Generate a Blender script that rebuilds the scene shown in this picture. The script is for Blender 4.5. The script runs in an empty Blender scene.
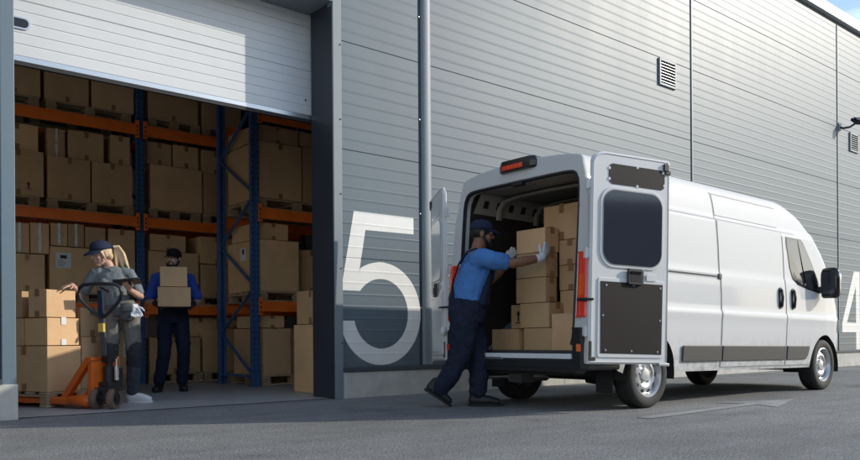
import bpy, bmesh, math, random
from mathutils import Vector, Matrix
from mathutils.geometry import tessellate_polygon
random.seed(11)
rad = math.radians
SC = bpy.context.scene
COL = SC.collection
V = Vector

# ------------------------------------------------------------------ mesh builder
class MB:
    def __init__(s, xf=None):
        s.v = []; s.f = []; s.m = []; s.xf = xf
    def add(s, vs, fs, m=0):
        o = len(s.v)
        for p in vs:
            p = V(p)
            s.v.append(tuple(s.xf(p)) if s.xf else tuple(p))
        for f in fs:
            s.f.append(tuple(i + o for i in f)); s.m.append(m)
        return s
    def box(s, x0, x1, y0, y1, z0, z1, m=0):
        vs = [(x, y, z) for x in (x0, x1) for y in (y0, y1) for z in (z0, z1)]
        fs = [(0, 1, 3, 2), (4, 6, 7, 5), (0, 4, 5, 1), (2, 3, 7, 6), (0, 2, 6, 4), (1, 5, 7, 3)]
        return s.add(vs, fs, m)
    def bar(s, p, q, w, h, up=(0, 0, 1), m=0):
        p = V(p); q = V(q); t = (q - p).normalized(); up = V(up)
        a = t.cross(up)
        if a.length < 1e-4: a = t.cross(V((1, 0, 0)))
        a.normalize(); b = a.cross(t).normalized()
        vs = []
        for c in (p, q):
            for sa, sb in ((-1, -1), (1, -1), (1, 1), (-1, 1)):
                vs.append(c + a * (w / 2 * sa) + b * (h / 2 * sb))
        return s.add(vs, [(3, 2, 1, 0), (4, 5, 6, 7), (0, 1, 5, 4), (1, 2, 6, 5), (2, 3, 7, 6), (3, 0, 4, 7)], m)
    def rings(s, R, closed=True, caps=True, m=0):
        n = len(R[0]); vs = [p for r in R for p in r]; fs = []
        for i in range(len(R) - 1):
            for j in range(n if closed else n - 1):
                k = (j + 1) % n
                fs.append((i * n + j, i * n + k, (i + 1) * n + k, (i + 1) * n + j))
        if caps and closed:
            fs.append(tuple(range(n - 1, -1, -1))); o = (len(R) - 1) * n
            fs.append(tuple(o + j for j in range(n)))
        return s.add(vs, fs, m)
    def sweep(s, pts, radii, side=(1, 0, 0), n=14, round_ends=True, m=0):
        pts = [V(p) for p in pts]; side = V(side)
        radii = [(r, r) if not isinstance(r, (tuple, list)) else tuple(r) for r in radii]
        R = []; N = len(pts); fr = []
        for i in range(N):
            if i == 0: t = pts[1] - pts[0]
            elif i == N - 1: t = pts[-1] - pts[-2]
            else: t = (pts[i + 1] - pts[i]).normalized() + (pts[i] - pts[i - 1]).normalized()
            t = t.normalized()
            a = side - t * side.dot(t)
            if a.length < 1e-3:
                a = V((0, 1, 0)) - t * t.y
                if a.length < 1e-3: a = V((0, 0, 1)) - t * t.z
            a.normalize(); fr.append((t, a, t.cross(a)))
        def ring(c, a, b, ra, rb):
            return [c + a * (ra * math.cos(2 * math.pi * k / n)) + b * (rb * math.sin(2 * math.pi * k / n)) for k in range(n)]
        if round_ends:
            t, a, b = fr[0]; ra, rb = radii[0]; r = min(ra, rb) * round_ends
            for ph in (80, 55, 28):
                R.append(ring(pts[0] - t * (r * math.sin(rad(ph))), a, b, ra * math.cos(rad(ph)), rb * math.cos(rad(ph))))
        for i in range(N):
            t, a, b = fr[i]; R.append(ring(pts[i], a, b, *radii[i]))
        if round_ends:
            t, a, b = fr[-1]; ra, rb = radii[-1]; r = min(ra, rb) * round_ends
            for ph in (28, 55, 80):
                R.append(ring(pts[-1] + t * (r * math.sin(rad(ph))), a, b, ra * math.cos(rad(ph)), rb * math.cos(rad(ph))))
        return s.rings(R, True, True, m)
    def ell(s, c, r, f=(0, 1, 0), up=(0, 0, 1), n=16, k=10, m=0):
        """ellipsoid: r = (side, forward, up)"""
        c = V(c); f = V(f).normalized(); up = V(up); sd = f.cross(up).normalized(); up = sd.cross(f).normalized()
        R = []
        for i in range(k + 1):
            ph = -89 + 178 * i / k
            z = math.sin(rad(ph)); q = math.cos(rad(ph))
            R.append([c + up * (r[2] * z) + sd * (r[0] * q * math.cos(2 * math.pi * j / n)) + f * (r[1] * q * math.sin(2 * math.pi * j / n)) for j in range(n)])
        return s.rings(R, True, True, m)
    def cyl(s, p, q, r0, r1=None, n=20, m=0, caps=True):
        p = V(p); q = V(q); r1 = r0 if r1 is None else r1
        t = (q - p).normalized(); a = t.orthogonal().normalized(); b = t.cross(a)
        R = [[c + a * (r * math.cos(2 * math.pi * k / n)) + b * (r * math.sin(2 * math.pi * k / n)) for k in range(n)] for c, r in ((p, r0), (q, r1))]
        return s.rings(R, True, caps, m)
    def lathe(s, prof, c, axis, n=32, m=0):
        """prof: list of (radius, along)"""
        c = V(c); t = V(axis).normalized(); a = t.orthogonal().normalized(); b = t.cross(a)
        R = [[c + t * h + a * (r * math.cos(2 * math.pi * k / n)) + b * (r * math.sin(2 * math.pi * k / n)) for k in range(n)] for r, h in prof]
        return s.rings(R, True, False, m)
    def tube(s, pts, r, n=10, m=0):
        return s.sweep(pts, [r] * len(pts), (0.3, 0.2, 0.9), n, False, m)
    def prism(s, poly, fn, d0, d1, m=0):
        """poly 2D (a,b); fn(a,b,d)->3D"""
        n = len(poly)
        vs = [fn(a, b, d0) for a, b in poly] + [fn(a, b, d1) for a, b in poly]
        fs = [tuple(range(n - 1, -1, -1)), tuple(range(n, 2 * n))]
        for i in range(n):
            k = (i + 1) % n; fs.append((i, k, n + k, n + i))
        return s.add(vs, fs, m)
    def build(s, name, mats, parent=None, smooth=None, bevel=0, seg=2, loc=None, rotz=None, weld=False):
        me = bpy.data.meshes.new(name)
        me.from_pydata(s.v, [], s.f)
        mats = mats if isinstance(mats, (list, tuple)) else [mats]
        for q in mats: me.materials.append(q)
        me.polygons.foreach_set('material_index', s.m)
        bm = bmesh.new(); bm.from_mesh(me)
        if weld:
            bmesh.ops.remove_doubles(bm, verts=bm.verts, dist=1e-5)
            bmesh.ops.dissolve_degenerate(bm, edges=bm.edges, dist=1e-6)
        bmesh.ops.recalc_face_normals(bm, faces=bm.faces)
        bm.to_mesh(me); bm.free()
        if smooth is not None:
            me.shade_smooth()
            if smooth < 180: me.set_sharp_from_angle(angle=rad(smooth))
        o = bpy.data.objects.new(name, me); COL.objects.link(o)
        if parent: o.parent = parent
        if loc is not None: o.location = loc
        if rotz is not None: o.rotation_euler.z = rotz
        if bevel:
            b = o.modifiers.new('bevel', 'BEVEL'); b.width = bevel; b.segments = seg; b.limit_method = 'ANGLE'; b.angle_limit = rad(35)
            b.harden_normals = False
        return o

def thing(name, label, cat, loc=(0, 0, 0), rotz=0, group=None):
    o = bpy.data.objects.new(name, None); COL.objects.link(o)
    o.empty_display_size = .2
    o.location = loc; o.rotation_euler.z = rotz; o['label'] = label; o['category'] = cat
    if group: o['group'] = group
    return o
def tag(o, label, cat, group=None):
    o['label'] = label; o['category'] = cat
    if group: o['group'] = group
    return o
def copy_tree(o, parent=None):
    c = o.copy(); COL.objects.link(c)
    if parent: c.parent = parent
    for ch in list(o.children): copy_tree(ch, c)
    return c
def interp(x, T):
    if x <= T[0][0]: return T[0][1]
    for (a, b), (c, d) in zip(T, T[1:]):
        if x <= c: return b + (d - b) * (x - a) / (c - a)
    return T[-1][1]
def round_rect(x0, x1, y0, y1, r, n=6):
    P = []
    for cx, cy, a0 in ((x1 - r, y1 - r, 0), (x0 + r, y1 - r, 90), (x0 + r, y0 + r, 180), (x1 - r, y0 + r, 270)):
        for k in range(n + 1):
            a = rad(a0 + 90 * k / n); P.append((cx + r * math.cos(a), cy + r * math.sin(a)))
    return P

# ------------------------------------------------------------------ materials
def mat(name, col, rough=.6, metal=0., var=.12, scale=6., bump=0., bscale=60., spec=.5, coat=0., rnd=0., streak=None, trans=0., detail=5, rvar=0.):
    m = bpy.data.materials.new(name); m.use_nodes = True
    nt = m.node_tree; N = nt.nodes; L = nt.links
    bs = N['Principled BSDF']
    bs.inputs['Roughness'].default_value = rough; bs.inputs['Metallic'].default_value = metal
    bs.inputs['Specular IOR Level'].default_value = spec; bs.inputs['Coat Weight'].default_value = coat
    bs.inputs['Coat Roughness'].default_value = .06
    if trans: bs.inputs['Transmission Weight'].default_value = trans
    tc = N.new('ShaderNodeTexCoord')
    src = tc.outputs['Object']
    if streak:
        mp = N.new('ShaderNodeMapping'); mp.inputs['Scale'].default_value = streak; L.new(src, mp.inputs[0]); vec = mp.outputs[0]
    else: vec = src
    nz = N.new('ShaderNodeTexNoise'); nz.inputs['Scale'].default_value = scale; nz.inputs['Detail'].default_value = detail
    nz.inputs['Roughness'].default_value = .6
    L.new(vec, nz.inputs['Vector'])
    cr = N.new('ShaderNodeValToRGB'); e = cr.color_ramp.elements
    e[0].position = .3; e[1].position = .7
    lo = [c * (1 - var) for c in col]; hi = [min(1, c * (1 + var)) for c in col]
    e[0].color = (*lo, 1); e[1].color = (*hi, 1)
    L.new(nz.outputs['Fac'], cr.inputs['Fac'])
    out = cr.outputs['Color']
    if rnd:
        oi = N.new('ShaderNodeObjectInfo')
        hsv = N.new('ShaderNodeHueSaturation')
        mr = N.new('ShaderNodeMapRange'); mr.inputs['To Min'].default_value = 1 - rnd; mr.inputs['To Max'].default_value = 1 + rnd
        L.new(oi.outputs['Random'], mr.inputs['Value']); L.new(mr.outputs[0], hsv.inputs['Value'])
        ma = N.new('ShaderNodeMath'); ma.operation = 'MULTIPLY_ADD'; ma.inputs[1].default_value = 7.31; ma.inputs[2].default_value = 0.
        L.new(oi.outputs['Random'], ma.inputs[0])
        fr = N.new('ShaderNodeMath'); fr.operation = 'FRACT'; L.new(ma.outputs[0], fr.inputs[0])
        m2 = N.new('ShaderNodeMapRange'); m2.inputs['To Min'].default_value = .494; m2.inputs['To Max'].default_value = .504
        L.new(fr.outputs[0], m2.inputs['Value']); L.new(m2.outputs[0], hsv.inputs['Hue'])
        L.new(out, hsv.inputs['Color']); out = hsv.outputs[0]
    L.new(out, bs.inputs['Base Color'])
    if rvar:
        r2 = N.new('ShaderNodeMapRange'); r2.inputs['To Min'].default_value = rough - rvar; r2.inputs['To Max'].default_value = rough + rvar
        L.new(nz.outputs['Fac'], r2.inputs['Value']); L.new(r2.outputs[0], bs.inputs['Roughness'])
    if bump:
        n2 = N.new('ShaderNodeTexNoise'); n2.inputs['Scale'].default_value = bscale; n2.inputs['Detail'].default_value = 4
        L.new(vec, n2.inputs['Vector'])
        bp = N.new('ShaderNodeBump'); bp.inputs['Strength'].default_value = bump; bp.inputs['Distance'].default_value = .01
        L.new(n2.outputs['Fac'], bp.inputs['Height']); L.new(bp.outputs[0], bs.inputs['Normal'])
    m['bsdf'] = 1
    return m

M = {}
M['carton'] = mat('kraft_cardboard', (.62, .405, .215), .75, var=.09, scale=3, bump=.12, bscale=220, spec=.25, rnd=.2)
M['sticker'] = mat('red_orange_sticker', (.65, .2, .1), .5, var=.1)
M['tape'] = mat('brown_packing_tape', (.30, .165, .07), .35, var=.08, scale=12, spec=.45)
M['paper'] = mat('white_paper', (.72, .73, .72), .7, var=.04)
M['ink'] = mat('black_print', (.03, .025, .02), .7, var=.05)
M['redink'] = mat('red_print', (.5, .10, .05), .7, var=.05)
M['strapband'] = mat('clear_stretch_film', (.62, .62, .60), .22, var=.25, scale=30, spec=.7)
M['wood'] = mat('pallet_pine', (.46, .34, .21), .8, var=.25, scale=7, streak=(1, 6, 6), bump=.3, bscale=40, spec=.2, rnd=.12)
M['woodend'] = mat('pallet_block_chipboard', (.38, .27, .16), .85, var=.3, scale=50, bump=.4, bscale=90, spec=.2)
M['rackblue'] = mat('blue_rack_paint', (.045, .115, .27), .4, var=.12, scale=8, bump=.03)
M['rackorange'] = mat('orange_rack_paint', (.95, .19, .025), .4, var=.14, scale=6, bump=.03)
M['hole'] = mat('dark_recess', (.012, .012, .014), .8, var=.1)
M['steel'] = mat('galvanised_steel', (.48, .49, .5), .38, .9, var=.15, scale=14)
M['panel'] = mat('silver_wall_panel', (.098, .136, .162), .47, .0, var=.07, scale=1.1, bump=.012, bscale=2.2, rvar=.04, spec=.36, streak=(1.6, 1, .16))
M['trim'] = mat('silver_trim', (.19, .225, .245), .5, .0, var=.04, scale=2, bump=.02, bscale=4)
M['shadedtrim'] = mat('silver_trim_shaded', (.13, .18, .215), .5, .0, var=.04, scale=2)  # silver trim darkened and blued, the pier's shade put into its colour
M['slit'] = mat('dark_joint_seal', (.05, .06, .07), .7, var=.1)
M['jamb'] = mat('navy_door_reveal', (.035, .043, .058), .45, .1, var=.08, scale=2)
M['pale'] = mat('pale_bounce_face', (.72, .71, .68), .6, var=.04, scale=1)
M['rooflining'] = mat('dark_roof_lining', (.07, .065, .06), .8, var=.05)
M['coping'] = mat('roof_coping', (.60, .61, .61), .4, .2, var=.04, scale=2)
M['white_num'] = mat('white_wall_paint', (.78, .77, .73), .5, var=.05, scale=3)
M['door'] = mat('white_sectional_door', (.66, .67, .67), .42, var=.03, scale=2, bump=.03, bscale=30)
M['doorline'] = mat('door_rib_shadow_gap', (.30, .31, .32), .6, var=.05)
M['alu'] = mat('brushed_aluminium', (.55, .56, .57), .32, .85, var=.06, streak=(1, 30, 30), scale=6)
M['rubber'] = mat('black_rubber', (.018, .018, .02), .7, var=.2, scale=30, bump=.05)
M['concrete'] = mat('concrete_plinth', (.50, .485, .44), .85, var=.16, scale=5, bump=.25, bscale=50, spec=.3)
M['floor'] = mat('warehouse_concrete', (.40, .40, .39), .42, var=.12, scale=1.6, bump=.03, bscale=20, rvar=.1)
M['inwall'] = mat('warehouse_liner', (.62, .58, .51), .7, var=.08, scale=1.)
M['van'] = mat('white_van_paint', (.60, .605, .60), .5, var=.012, scale=1.2, spec=.08, coat=.35)
M['step'] = mat('bright_step_plate', (.70, .73, .76), .4, .0, var=.08, streak=(1, 20, 20), scale=6)
M['doorpaint'] = mat('white_door_paint', (.66, .665, .66), .45, var=.012, scale=1.2, spec=.15, coat=.4)
M['palereflect'] = mat('pale_reflection_tone', (.66, .68, .69), .2, var=.03, spec=.6)  # pale tone stands in for the sunlit wall mirrored in the left door
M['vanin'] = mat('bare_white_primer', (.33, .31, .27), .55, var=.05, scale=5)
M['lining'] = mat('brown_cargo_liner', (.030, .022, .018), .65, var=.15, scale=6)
M['black'] = mat('black_plastic', (.013, .014, .016), .5, var=.15, scale=20, bump=.05, bscale=300)
M['gloss'] = mat('gloss_black', (.012, .012, .014), .16, var=.1)
M['mould'] = mat('dark_grey_moulding', (.045, .044, .043), .55, var=.1, scale=20)
M['brownpanel'] = mat('dark_brown_door_panel', (.012, .0095, .0085), .6, var=.08, scale=2, spec=.25)
M['glass'] = mat('dark_tinted_glass', (.018, .022, .03), .05, var=.02, spec=.7)
M['backglass'] = mat('blacked_out_window', (.030, .034, .046), .07, var=.05, spec=.6)
M['red'] = mat('red_lamp_lens', (.86, .045, .02), .18, var=.08, scale=30, spec=.6, coat=.5)
M['orange_lens'] = mat('orange_lens', (.80, .16, .02), .2, var=.06, coat=.4)
M['chrome'] = mat('chrome', (.7, .71, .72), .12, 1., var=.02)
M['rim'] = mat('silver_steel_wheel', (.55, .56, .57), .33, .6, var=.08, scale=12)
M['tyre'] = mat('tyre_rubber', (.022, .022, .022), .78, var=.2, scale=25, bump=.15, bscale=90)
M['under'] = mat('dirty_underbody', (.022, .021, .02), .8, var=.35, scale=8)
M['wheelbox'] = mat('blue_grey_wheel_box', (.09, .11, .15), .6, var=.1)
M['seamline'] = mat('grey_door_seal', (.36, .36, .36), .7, var=.05)
M['jackorange'] = mat('orange_jack_paint', (.72, .135, .012), .36, var=.1, scale=8, coat=.2)
M['jackblack'] = mat('black_jack_paint', (.02, .02, .022), .4, var=.2, scale=20)
M['steelgrey'] = mat('grey_handle_paint', (.09, .095, .105), .36, .3, var=.08)
M['poly'] = mat('tan_polyurethane_wheel', (.16, .10, .065), .55, var=.2, scale=20)
M['yellow'] = mat('yellow_sticker', (.62, .42, .08), .5, var=.1)
# people
M['skin_dark'] = mat('dark_brown_skin', (.24, .118, .068), .5, var=.08, scale=9, spec=.4)
M['skin_light'] = mat('fair_skin', (.55, .33, .235), .5, var=.06, scale=9, spec=.4)
M['skin_tan'] = mat('tan_skin', (.60, .37, .26), .5, var=.06, scale=9, spec=.4)
M['navy'] = mat('navy_twill', (.017, .022, .042), .85, var=.15, scale=14, bump=.35, bscale=22, spec=.2)
M['capnavy'] = mat('navy_cap_cotton', (.022, .030, .060), .85, var=.12, scale=20, bump=.2, bscale=60, spec=.2)
M['black_cloth'] = mat('black_cotton', (.014, .014, .016), .85, var=.15, scale=14, bump=.3, bscale=26, spec=.2)
M['blue_shirt'] = mat('blue_polo_cotton', (.075, .205, .49), .85, var=.09, scale=10, bump=.3, bscale=20, spec=.2)
M['royal'] = mat('royal_blue_cotton', (.045, .10, .46), .85, var=.1, scale=10, bump=.3, bscale=20, spec=.2)
M['grey_shirt'] = mat('grey_polo_cotton', (.17, .195, .205), .85, var=.1, scale=10, bump=.3, bscale=20, spec=.2)
M['khaki'] = mat('grey_work_trousers', (.175, .168, .148), .85, var=.12, scale=12, bump=.35, bscale=22, spec=.2)
M['kneepad'] = mat('dark_knee_panel', (.022, .024, .032), .8, var=.15, scale=14, bump=.3, bscale=26)
M['lowerleg'] = mat('navy_grey_trouser_leg', (.045, .050, .062), .85, var=.15, scale=14, bump=.3, bscale=26)
M['glove'] = mat('white_work_glove', (.66, .69, .71), .8, var=.08, scale=30, bump=.3, bscale=80, spec=.2)
M['darkglove'] = mat('dark_work_glove', (.05, .055, .065), .7, var=.15, scale=30, bump=.3, bscale=80, spec=.2)
M['whiteshoe'] = mat('white_canvas_shoe', (.72, .72, .71), .7, var=.05)
M['blackshoe'] = mat('black_work_shoe', (.012, .012, .013), .55, var=.2, scale=20)
M['sole'] = mat('dark_rubber_sole', (.02, .02, .02), .8, var=.2)
M['blond'] = mat('blond_hair', (.62, .46, .28), .5, var=.35, scale=40, streak=(3, 3, .25), bump=.5, bscale=60, spec=.4)
M['blackhair'] = mat('black_hair', (.010, .009, .008), .6, var=.3, scale=60, bump=.4, bscale=120)
M['eye'] = mat('eye_white', (.5, .48, .45), .3, var=.02)
M['iris'] = mat('dark_iris', (.02, .014, .01), .2, var=.05)
M['lip'] = mat('lip_skin', (.36, .15, .12), .45, var=.05)
M['belt'] = mat('grey_tool_pouch', (.075, .08, .085), .75, var=.15, scale=20, bump=.2)

# splash dirt low on the van body
def add_dirt(m, z0, z1, col):
    nt = m.node_tree; N = nt.nodes; L = nt.links; bs = N['Principled BSDF']
    src = bs.inputs['Base Color'].links[0].from_socket
    tc = N.new('ShaderNodeTexCoord'); sp = N.new('ShaderNodeSeparateXYZ'); L.new(tc.outputs['Object'], sp.inputs[0])
    mr = N.new('ShaderNodeMapRange'); mr.inputs['From Min'].default_value = z1; mr.inputs['From Max'].default_value = z0; L.new(sp.outputs['Z'], mr.inputs['Value'])
    nz = N.new('ShaderNodeTexNoise'); nz.inputs['Scale'].default_value = 9; nz.inputs['Detail'].default_value = 8; nz.inputs['Roughness'].default_value = .7; L.new(tc.outputs['Object'], nz.inputs['Vector'])
    r2 = N.new('ShaderNodeMapRange'); r2.inputs['From Min'].default_value = .42; r2.inputs['From Max'].default_value = .75; L.new(nz.outputs['Fac'], r2.inputs['Value'])
    mu = N.new('ShaderNodeMath'); mu.operation = 'MULTIPLY'; L.new(mr.outputs[0], mu.inputs[0]); L.new(r2.outputs[0], mu.inputs[1])
    mx = N.new('ShaderNodeMix'); mx.data_type = 'RGBA'; L.new(mu.outputs[0], mx.inputs['Factor']); L.new(src, mx.inputs['A']); mx.inputs['B'].default_value = (*col, 1)
    L.new(mx.outputs['Result'], bs.inputs['Base Color'])
add_dirt(M['van'], .34, .75, (.26, .245, .22)); add_dirt(M['panel'], .3, 1.0, (.16, .15, .13))
# ------------------------------------------------------------------ ground
def asphalt():
    m = bpy.data.materials.new('worn_asphalt'); m.use_nodes = True
    nt = m.node_tree; N = nt.nodes; L = nt.links; bs = N['Principled BSDF']
    bs.inputs['Roughness'].default_value = .82; bs.inputs['Specular IOR Level'].default_value = .35
    tc = N.new('ShaderNodeTexCoord')
    def noise(s, d, r=.6, mp=None):
        n = N.new('ShaderNodeTexNoise'); n.inputs['Scale'].default_value = s; n.inputs['Detail'].default_value = d; n.inputs['Roughness'].default_value = r
        if mp:
            k = N.new('ShaderNodeMapping'); k.inputs['Scale'].default_value = mp; L.new(tc.outputs['Object'], k.inputs[0]); L.new(k.outputs[0], n.inputs['Vector'])
        else: L.new(tc.outputs['Object'], n.inputs['Vector'])
        return n.outputs['Fac']
    def rng(f, a, b, c, d):
        r = N.new('ShaderNodeMapRange'); r.inputs['From Min'].default_value = a; r.inputs['From Max'].default_value = b
        r.inputs['To Min'].default_value = c; r.inputs['To Max'].default_value = d; L.new(f, r.inputs['Value']); return r.outputs[0]
    def mul(a, b):
        k = N.new('ShaderNodeMath'); k.operation = 'MULTIPLY'; L.new(a, k.inputs[0]); L.new(b, k.inputs[1]); return k.outputs[0]
    big = rng(noise(.35, 6), .3, .7, .80, 1.2)
    mid = rng(noise(2.6, 8, .7), .3, .7, .86, 1.14)
    streak = rng(noise(1.2, 6, .65, (.30, 2.4, 1)), .35, .65, .9, 1.1)
    grain = mul(rng(noise(70, 3, .7), .32, .68, .42, 1.66), rng(noise(28, 2, .6), .3, .7, .82, 1.18))
    fine = rng(noise(240, 2, .6), .3, .7, .75, 1.3)
    vo = N.new('ShaderNodeTexVoronoi'); vo.inputs['Scale'].default_value = 95; L.new(tc.outputs['Object'], vo.inputs['Vector'])
    st = rng(vo.outputs['Distance'], 0, .28, 1.5, 1.)
    oil = rng(noise(.8, 5, .55), .60, .72, 1., .66)
    f = mul(mul(mul(mul(mul(mul(big, mid), streak), grain), fine), st), oil)
    cm = N.new('ShaderNodeVectorMath'); cm.operation = 'SCALE'; cm.inputs[0].default_value = (.215, .215, .21)
    L.new(f, cm.inputs['Scale']); L.new(cm.outputs[0], bs.inputs['Base Color'])
    bp = N.new('ShaderNodeBump'); bp.inputs['Strength'].default_value = .8; bp.inputs['Distance'].default_value = .006
    L.new(mul(grain, fine), bp.inputs['Height']); L.new(bp.outputs[0], bs.inputs['Normal'])
    return m
M['asphalt'] = asphalt()
mb = MB(); mb.add([(-400, -400, 0), (400, -400, 0), (400, 400, 0), (-400, 400, 0)], [(0, 1, 2, 3)])
g = mb.build('asphalt_yard', M['asphalt']); g['kind'] = 'structure'
mb = MB(); mb.add([(-9.8, 7.12, .006), (27.8, 7.12, .006), (27.8, 24.8, .006), (-9.8, 24.8, .006)], [(0, 1, 2, 3)])
g = mb.build('warehouse_floor', M['floor']); g['kind'] = 'structure'

# worn painted arrow
def worn_paint():
    m = bpy.data.materials.new('worn_white_road_paint'); m.use_nodes = True
    nt = m.node_tree; N = nt.nodes; L = nt.links; bs = N['Principled BSDF']; bs.inputs['Roughness'].default_value = .8
    tc = N.new('ShaderNodeTexCoord')
    n = N.new('ShaderNodeTexNoise'); n.inputs['Scale'].default_value = 26; n.inputs['Detail'].default_value = 8; n.inputs['Roughness'].default_value = .75
    n2 = N.new('ShaderNodeTexNoise'); n2.inputs['Scale'].default_value = 2.2; n2.inputs['Detail'].default_value = 3
    L.new(tc.outputs['Object'], n.inputs['Vector']); L.new(tc.outputs['Object'], n2.inputs['Vector'])
    a = N.new('ShaderNodeMath'); a.operation = 'ADD'; L.new(n.outputs['Fac'], a.inputs[0]); L.new(n2.outputs['Fac'], a.inputs[1])
    cr = N.new('ShaderNodeValToRGB'); cr.color_ramp.elements[0].position = .42; cr.color_ramp.elements[1].position = .54
    cr.color_ramp.elements[0].color = (.20, .20, .20, 1); cr.color_ramp.elements[1].color = (.31, .31, .30, 1)
    h = N.new('ShaderNodeMath'); h.operation = 'MULTIPLY'; h.inputs[1].default_value = .5; L.new(a.outputs[0], h.inputs[0])
    L.new(h.outputs[0], cr.inputs['Fac']); L.new(cr.outputs['Color'], bs.inputs['Base Color'])
    return m
M['roadpaint'] = worn_paint()
mb = MB()
mb.add([(5.2, 3.545, .004), (7.02, 3.62, .004), (7.02, 3.74, .004), (5.2, 3.675, .004)], [(0, 1, 2, 3)])
mb.add([(6.86, 3.36, .004), (7.85, 3.67, .004), (6.88, 3.99, .004), (7.02, 3.74, .004), (7.02, 3.62, .004)], [(0, 1, 2, 3, 4)])
g = mb.build('painted_arrow', M['roadpaint']); g['kind'] = 'structure'

# ------------------------------------------------------------------ warehouse building
Y0 = 7.05
bld = thing('warehouse_building', 'silver ribbed metal warehouse wall with big painted white numbers and open loading door', 'warehouse', (4.56, Y0, 0))
def bpart(mb, name, m, **k):
    o = mb.build(name, m, bld, **k); o.location = (-4.56, -Y0, 0); return o
ZS = [.35 + 1.17 * k for k in range(-1, 8)]
def wall_profile(z0, z1, pitch=.13):
    """list of (z, inset) of the ribbed sandwich panel"""
    P = [(z0, 0.)]
    k0 = int(math.floor((z0 - .35) / pitch)) - 1
    for k in range(k0, k0 + 80):
        zc = .35 + pitch * k
        if zc - .016 <= z0 or zc + .016 >= z1: continue
        if k % 9 == 0: P += [(zc - .009, 0.), (zc - .005, .007), (zc + .001, .007), (zc + .010, .0)]
        else: P += [(zc - .024, 0.), (zc - .003, -.0018), (zc + .001, -.0018), (zc + .007, 0.)]
    P.append((z1, 0.))
    return P
def panel_bay(u0, u1, z0, z1):
    P = wall_profile(z0, z1)
    n = max(1, int((u1 - u0) / 1.0))
    us = [u0 + (u1 - u0) * i / n for i in range(n + 1)]
    mb = MB()
    mb.rings([[(u, Y0 + d, z) for z, d in P] for u in us], False, False)
    mb.box(u0 + .002, u1 - .002, Y0 + .03, Y0 + .12, z0 + .002, z1 - .002, 0)
    return bpart(mb, 'wall_panel', M['panel'])
BAYS = [(-.3, 1.38), (4.665, 5.745), (5.935, 11.495), (11.525, 17.055), (17.085, 22.6), (22.63, 27.9)]
for a, b in BAYS: panel_bay(a, b, .335, 7.18)
panel_bay(-9.6, -.32, 4.3, 7.18)   # over an unseen gap in the wall, added to light the hall
panel_bay(1.4, 4.645, 4.44, 7.18)
# joints between bays and cover strips
for u in (11.51, 17.07, 22.615):
    mb = MB(); mb.box(u - .014, u + .014, Y0 + .012, Y0 + .1, .335, 7.18); bpart(mb, 'joint_seal', M['slit'])
    mb = MB(); mb.box(u + .016, u + .05, Y0 - .012, Y0 + .02, .337, 7.178); bpart(mb, 'joint_strip', M['trim'], bevel=.004)
mb = MB(); mb.box(5.747, 5.79, Y0 + .01, Y0 + .1, .335, 7.18); bpart(mb, 'joint_seal', M['slit'])
mb = MB()
prof = [(5.79, Y0 + .06), (5.79, Y0 - .004)] + [(5.862 + .066 * math.cos(rad(a)), Y0 - .008 + .028 * -math.sin(rad(a))) for a in range(180, -1, -15)] + [(5.933, Y0 - .004), (5.933, Y0 + .06)]
mb.prism(prof, lambda a, b, d: (a, b, d), .337, 7.178); bpart(mb, 'cover_profile', M['trim'], smooth=40)
mb = MB()
for z in (1.0, 2.1, 3.2, 4.4, 5.6): mb.cyl((5.768, Y0 + .012, z), (5.768, Y0 - .002, z), .008, n=10)
bpart(mb, 'panel_screw', M['steel'])
# door surround
mb = MB(); mb.box(4.555, 4.663, Y0 - .03, Y0 + .08, .0, 7.178); bpart(mb, 'door_side_trim', M['trim'], bevel=.005)
mb = MB()
for z in (.6, 1.4, 2.2, 3.0, 3.8): mb.cyl((4.645, Y0 - .036, z), (4.645, Y0 - .028, z), .009, n=10)
bpart(mb, 'trim_screw', M['slit'])
mb = MB(); mb.box(1.385, 1.49, Y0 - .03, Y0 + .08, .0, 7.178); bpart(mb, 'door_side_trim', M['shadedtrim'], bevel=.005)
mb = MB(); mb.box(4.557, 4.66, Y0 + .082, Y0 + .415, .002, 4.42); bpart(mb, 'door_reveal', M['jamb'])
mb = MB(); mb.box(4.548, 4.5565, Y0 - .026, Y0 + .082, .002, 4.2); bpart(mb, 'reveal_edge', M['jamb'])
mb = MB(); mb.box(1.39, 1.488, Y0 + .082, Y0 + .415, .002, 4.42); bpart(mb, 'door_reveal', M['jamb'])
mb = MB(); mb.box(1.492, 4.553, Y0 - .03, Y0 + .44, 4.24, 4.438); bpart(mb, 'door_lintel', M['trim'], bevel=.005)
for a in (4.68, 1.29):
    mb = MB(); mb.box(a, a + .08, Y0 + .54, Y0 + .60, .008, 4.2); bpart(mb, 'door_track', M['steel'])
# sectional door
dz0, dz1 = 3.135, 4.60; P = [(dz0, 0.)]
for k in range(1, 16):
    zc = dz0 + .0968 * k
    if k % 5 == 0: P += [(zc - .006, 0.), (zc - .004, .010), (zc + .004, .010), (zc + .006, 0.)]
    else: P += [(zc - .007, 0.), (zc - .003, .005), (zc + .003, .005), (zc + .007, 0.)]
P = [q for q in P if q[0] < dz1 - .01] + [(dz1, 0.)]
mb = MB(); mb.rings([[(u, Y0 + .45 + d, z) for z, d in P] for u in (1.45, 2.5, 3.5, 4.60)], False, False)
mb.box(1.475, 4.55, Y0 + .462, Y0 + .50, dz0 + .002, dz1 - .002)
door = bpart(mb, 'sectional_door', M['door'], smooth=25)
mb = MB(); mb.box(1.452, 4.598, Y0 + .445, Y0 + .505, dz0 - .055, dz0 - .001); o = mb.build('bottom_rail', M['alu'], door, bevel=.006)
mb = MB(); mb.box(1.454, 4.596, Y0 + .45, Y0 + .49, dz0 - .085, dz0 - .056); mb.build('bottom_seal', M['rubber'], door)
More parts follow.
